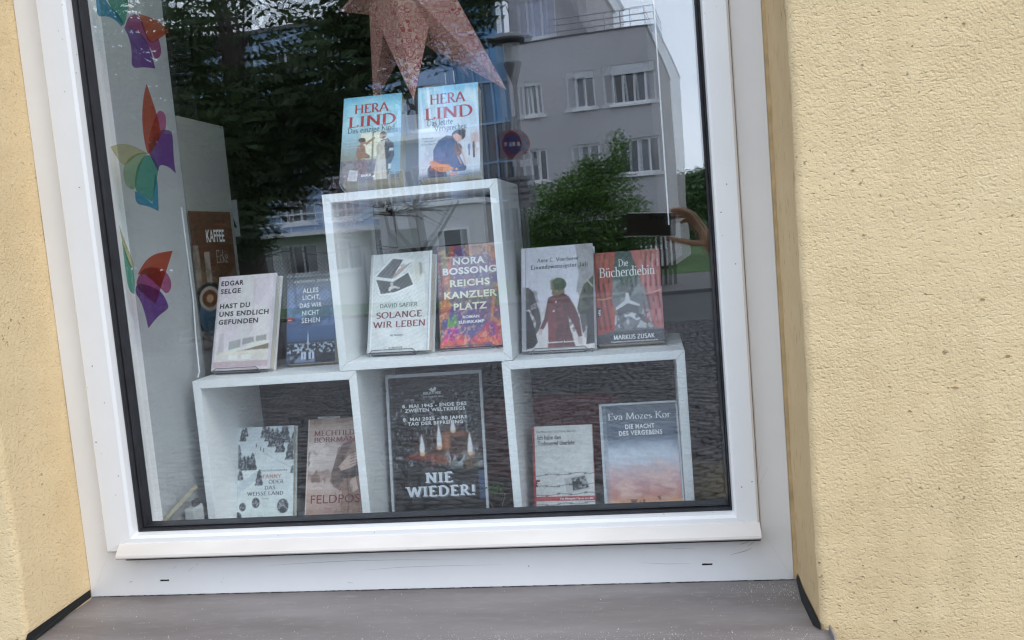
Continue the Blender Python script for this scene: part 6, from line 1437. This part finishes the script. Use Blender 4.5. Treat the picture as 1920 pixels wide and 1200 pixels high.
for s, q in ((-1, 'L'), (1, 'R')):
    jn('hip' + q, (px + s * .085, py, -.42), .095); jn('kn' + q, (px + s * .095, py + .01, -.80), .058); jn('an' + q, (px + s * .10, py - .01, -1.17), .042); jn('fo' + q, (px + s * .11, py + .06, -1.215), .040); jn('to' + q, (px + s * .115, py + .15, -1.228), .030)
E_ = [('pelvis', 'waist'), ('waist', 'chest'), ('chest', 'upchest'), ('upchest', 'neck'), ('neck', 'jaw'), ('jaw', 'head'), ('head', 'crown'), ('upchest', 'shL'), ('shL', 'elL'), ('elL', 'faL'), ('faL', 'wrL'), ('wrL', 'paL'), ('upchest', 'shR'), ('shR', 'elR'), ('elR', 'wrR'), ('wrR', 'haR'), ('haR', 'hfR'), ('pelvis', 'hipL'), ('hipL', 'knL'), ('knL', 'anL'), ('anL', 'foL'), ('foL', 'toL'), ('pelvis', 'hipR'), ('hipR', 'knR'), ('knR', 'anR'), ('anR', 'foR'), ('foR', 'toR')]
FG = {'ix': [(.252, -1.768, .226), (.228, -1.748, .264), (.190, -1.728, .2835), (.150, -1.718, .2795)], 'md': [(.252, -1.782, .220), (.228, -1.768, .258), (.192, -1.748, .276), (.158, -1.735, .268)], 'rg': [(.250, -1.796, .212), (.226, -1.788, .247), (.194, -1.768, .264), (.166, -1.750, .254)], 'lt': [(.250, -1.806, .202), (.229, -1.802, .232), (.203, -1.786, .246), (.182, -1.770, .238)], 'th': [(.258, -1.768, .165), (.226, -1.748, .166), (.180, -1.735, .178), (.138, -1.724, .1935)]}
for k, pts in FG.items():
    pr_ = 'paL'
    for i, p in enumerate(pts): jn(k + str(i), p, [.0105, .0098, .0088, .0068][i] * (1.12 if k == 'th' else .85 if k == 'lt' else 1)); E_.append((pr_, k + str(i))); pr_ = k + str(i)
keys = list(J); me = bpy.data.meshes.new('person'); me.from_pydata([J[k][0] for k in keys], [(keys.index(a), keys.index(b_)) for a, b_ in E_], [])
po = bpy.data.objects.new('person', me); COL.objects.link(po)
md = po.modifiers.new('skin', 'SKIN'); md.use_smooth_shade = True
for i, k in enumerate(keys): me.skin_vertices[0].data[i].radius = (J[k][1], J[k][1]); me.skin_vertices[0].data[i].use_root = (k == 'pelvis')
sdm = po.modifiers.new('subd', 'SUBSURF'); sdm.levels = 2; sdm.render_levels = 2
dgp = bpy.context.evaluated_depsgraph_get(); me2 = bpy.data.meshes.new_from_object(po.evaluated_get(dgp)); po.modifiers.clear(); po.data = me2
me2.materials.clear()
for m_ in (skin, jacket, trou, shoe): me2.materials.append(m_)
for p in me2.polygons:
    c = p.center; p.use_smooth = True
    if c.z < -1.15: i = 3
    elif c.z < -.30 and abs(c.x - px) < .25 and not (c.x > px + .14 and c.z > -.6 and c.z < -.33): i = 2
    elif c.z > .165 and c.y < -2.0: i = 0
    elif c.y > -1.93: i = 0
    elif c.x > px + .14 and c.z < -.38: i = 0
    else: i = 1
    p.material_index = i
tag(po, 'person in a dark jacket holding up a phone, hand mirrored at the right', 'person')
mb = MB(); hx, hy, hz = px - .01, py + .03, .315
for (a0, a1) in ((0, 1),):
    vs, fs = [], []; n, mring = 20, 9
    for j in range(mring):
        th = (j / (mring - 1)) * R(112)
        for k in range(n):
            a = 2 * math.pi * k / n; r_ = .098 * math.sin(th); front = math.sin(a) > .45
            zz = .105 * math.cos(th)
            if front: zz = max(zz, .035)
            vs.append((hx + r_ * math.cos(a) * 1.0, hy - .012 + r_ * math.sin(a) * (1.05 if not front else .98), hz + zz + .012))
    for j in range(mring - 1):
        for k in range(n): fs.append((j * n + k, j * n + (k + 1) % n, (j + 1) * n + (k + 1) % n, (j + 1) * n + k))
    mb.add(vs, fs)
mb.build('hair', hairm, po, smooth=True)
for s in (-1, 1):
    MB().lathe([(.002, -.008), (.008, -.005), (.010, 0), (.008, .005), (.002, .008)], (hx + s * .032, hy + .083, hz - .005), 10).build('eye', mat('eye_dark', (.03, .03, .03), .2), po)
    MB().lathe([(.004, -.03), (.012, -.02), (.014, .01), (.006, .03)], (hx + s * .092, hy, hz - .01), 8).build('ear', skin, po)
MB().add([(hx - .014, hy + .083, hz - .045), (hx + .014, hy + .083, hz - .045), (hx, hy + .110, hz - .04), (hx, hy + .086, hz + .005)], [(0, 1, 2), (0, 2, 3), (1, 3, 2), (0, 3, 1)]).build('nose', skin, po)
MB().box(hx - .022, hx + .022, hy + .080, hy + .088, hz - .072, hz - .064).build('mouth', mat('lips', (.42, .18, .15), .5), po, bevel=.002)

# the phone just behind the viewpoint
pc = CP - CF * .010 + CR * .0165 - CU * .0
ph = empty('phone', mat=Matrix(((CR.x, CU.x, -CF.x, pc.x), (CR.y, CU.y, -CF.y, pc.y), (CR.z, CU.z, -CF.z, pc.z), (0, 0, 0, 1))))
tag(ph, 'black phone held up level, mirrored as a dark bar at the right', 'phone')
MB().box(-.0815, .0815, -.0375, .0375, .0005, .0080).build('body', mat('black_phone_back', (.006, .006, .007), .5), ph, bevel=.003)
MB().box(-.0800, .0800, .0372, .0392, .0015, .0070).box(-.0800, .0800, -.0392, -.0372, .0015, .0070).build('metal_edge', mat('polished_edge', (.75, .76, .78), .25, metal=.9), ph)
for k in range(3): MB().lathe([(.0065, 0), (.0065, -.0012)], (.0 + k * .02 + .018, .022, .0005), 16).build('lens', mat('lens_glass', (.01, .012, .02), .05, spec=.9), ph)
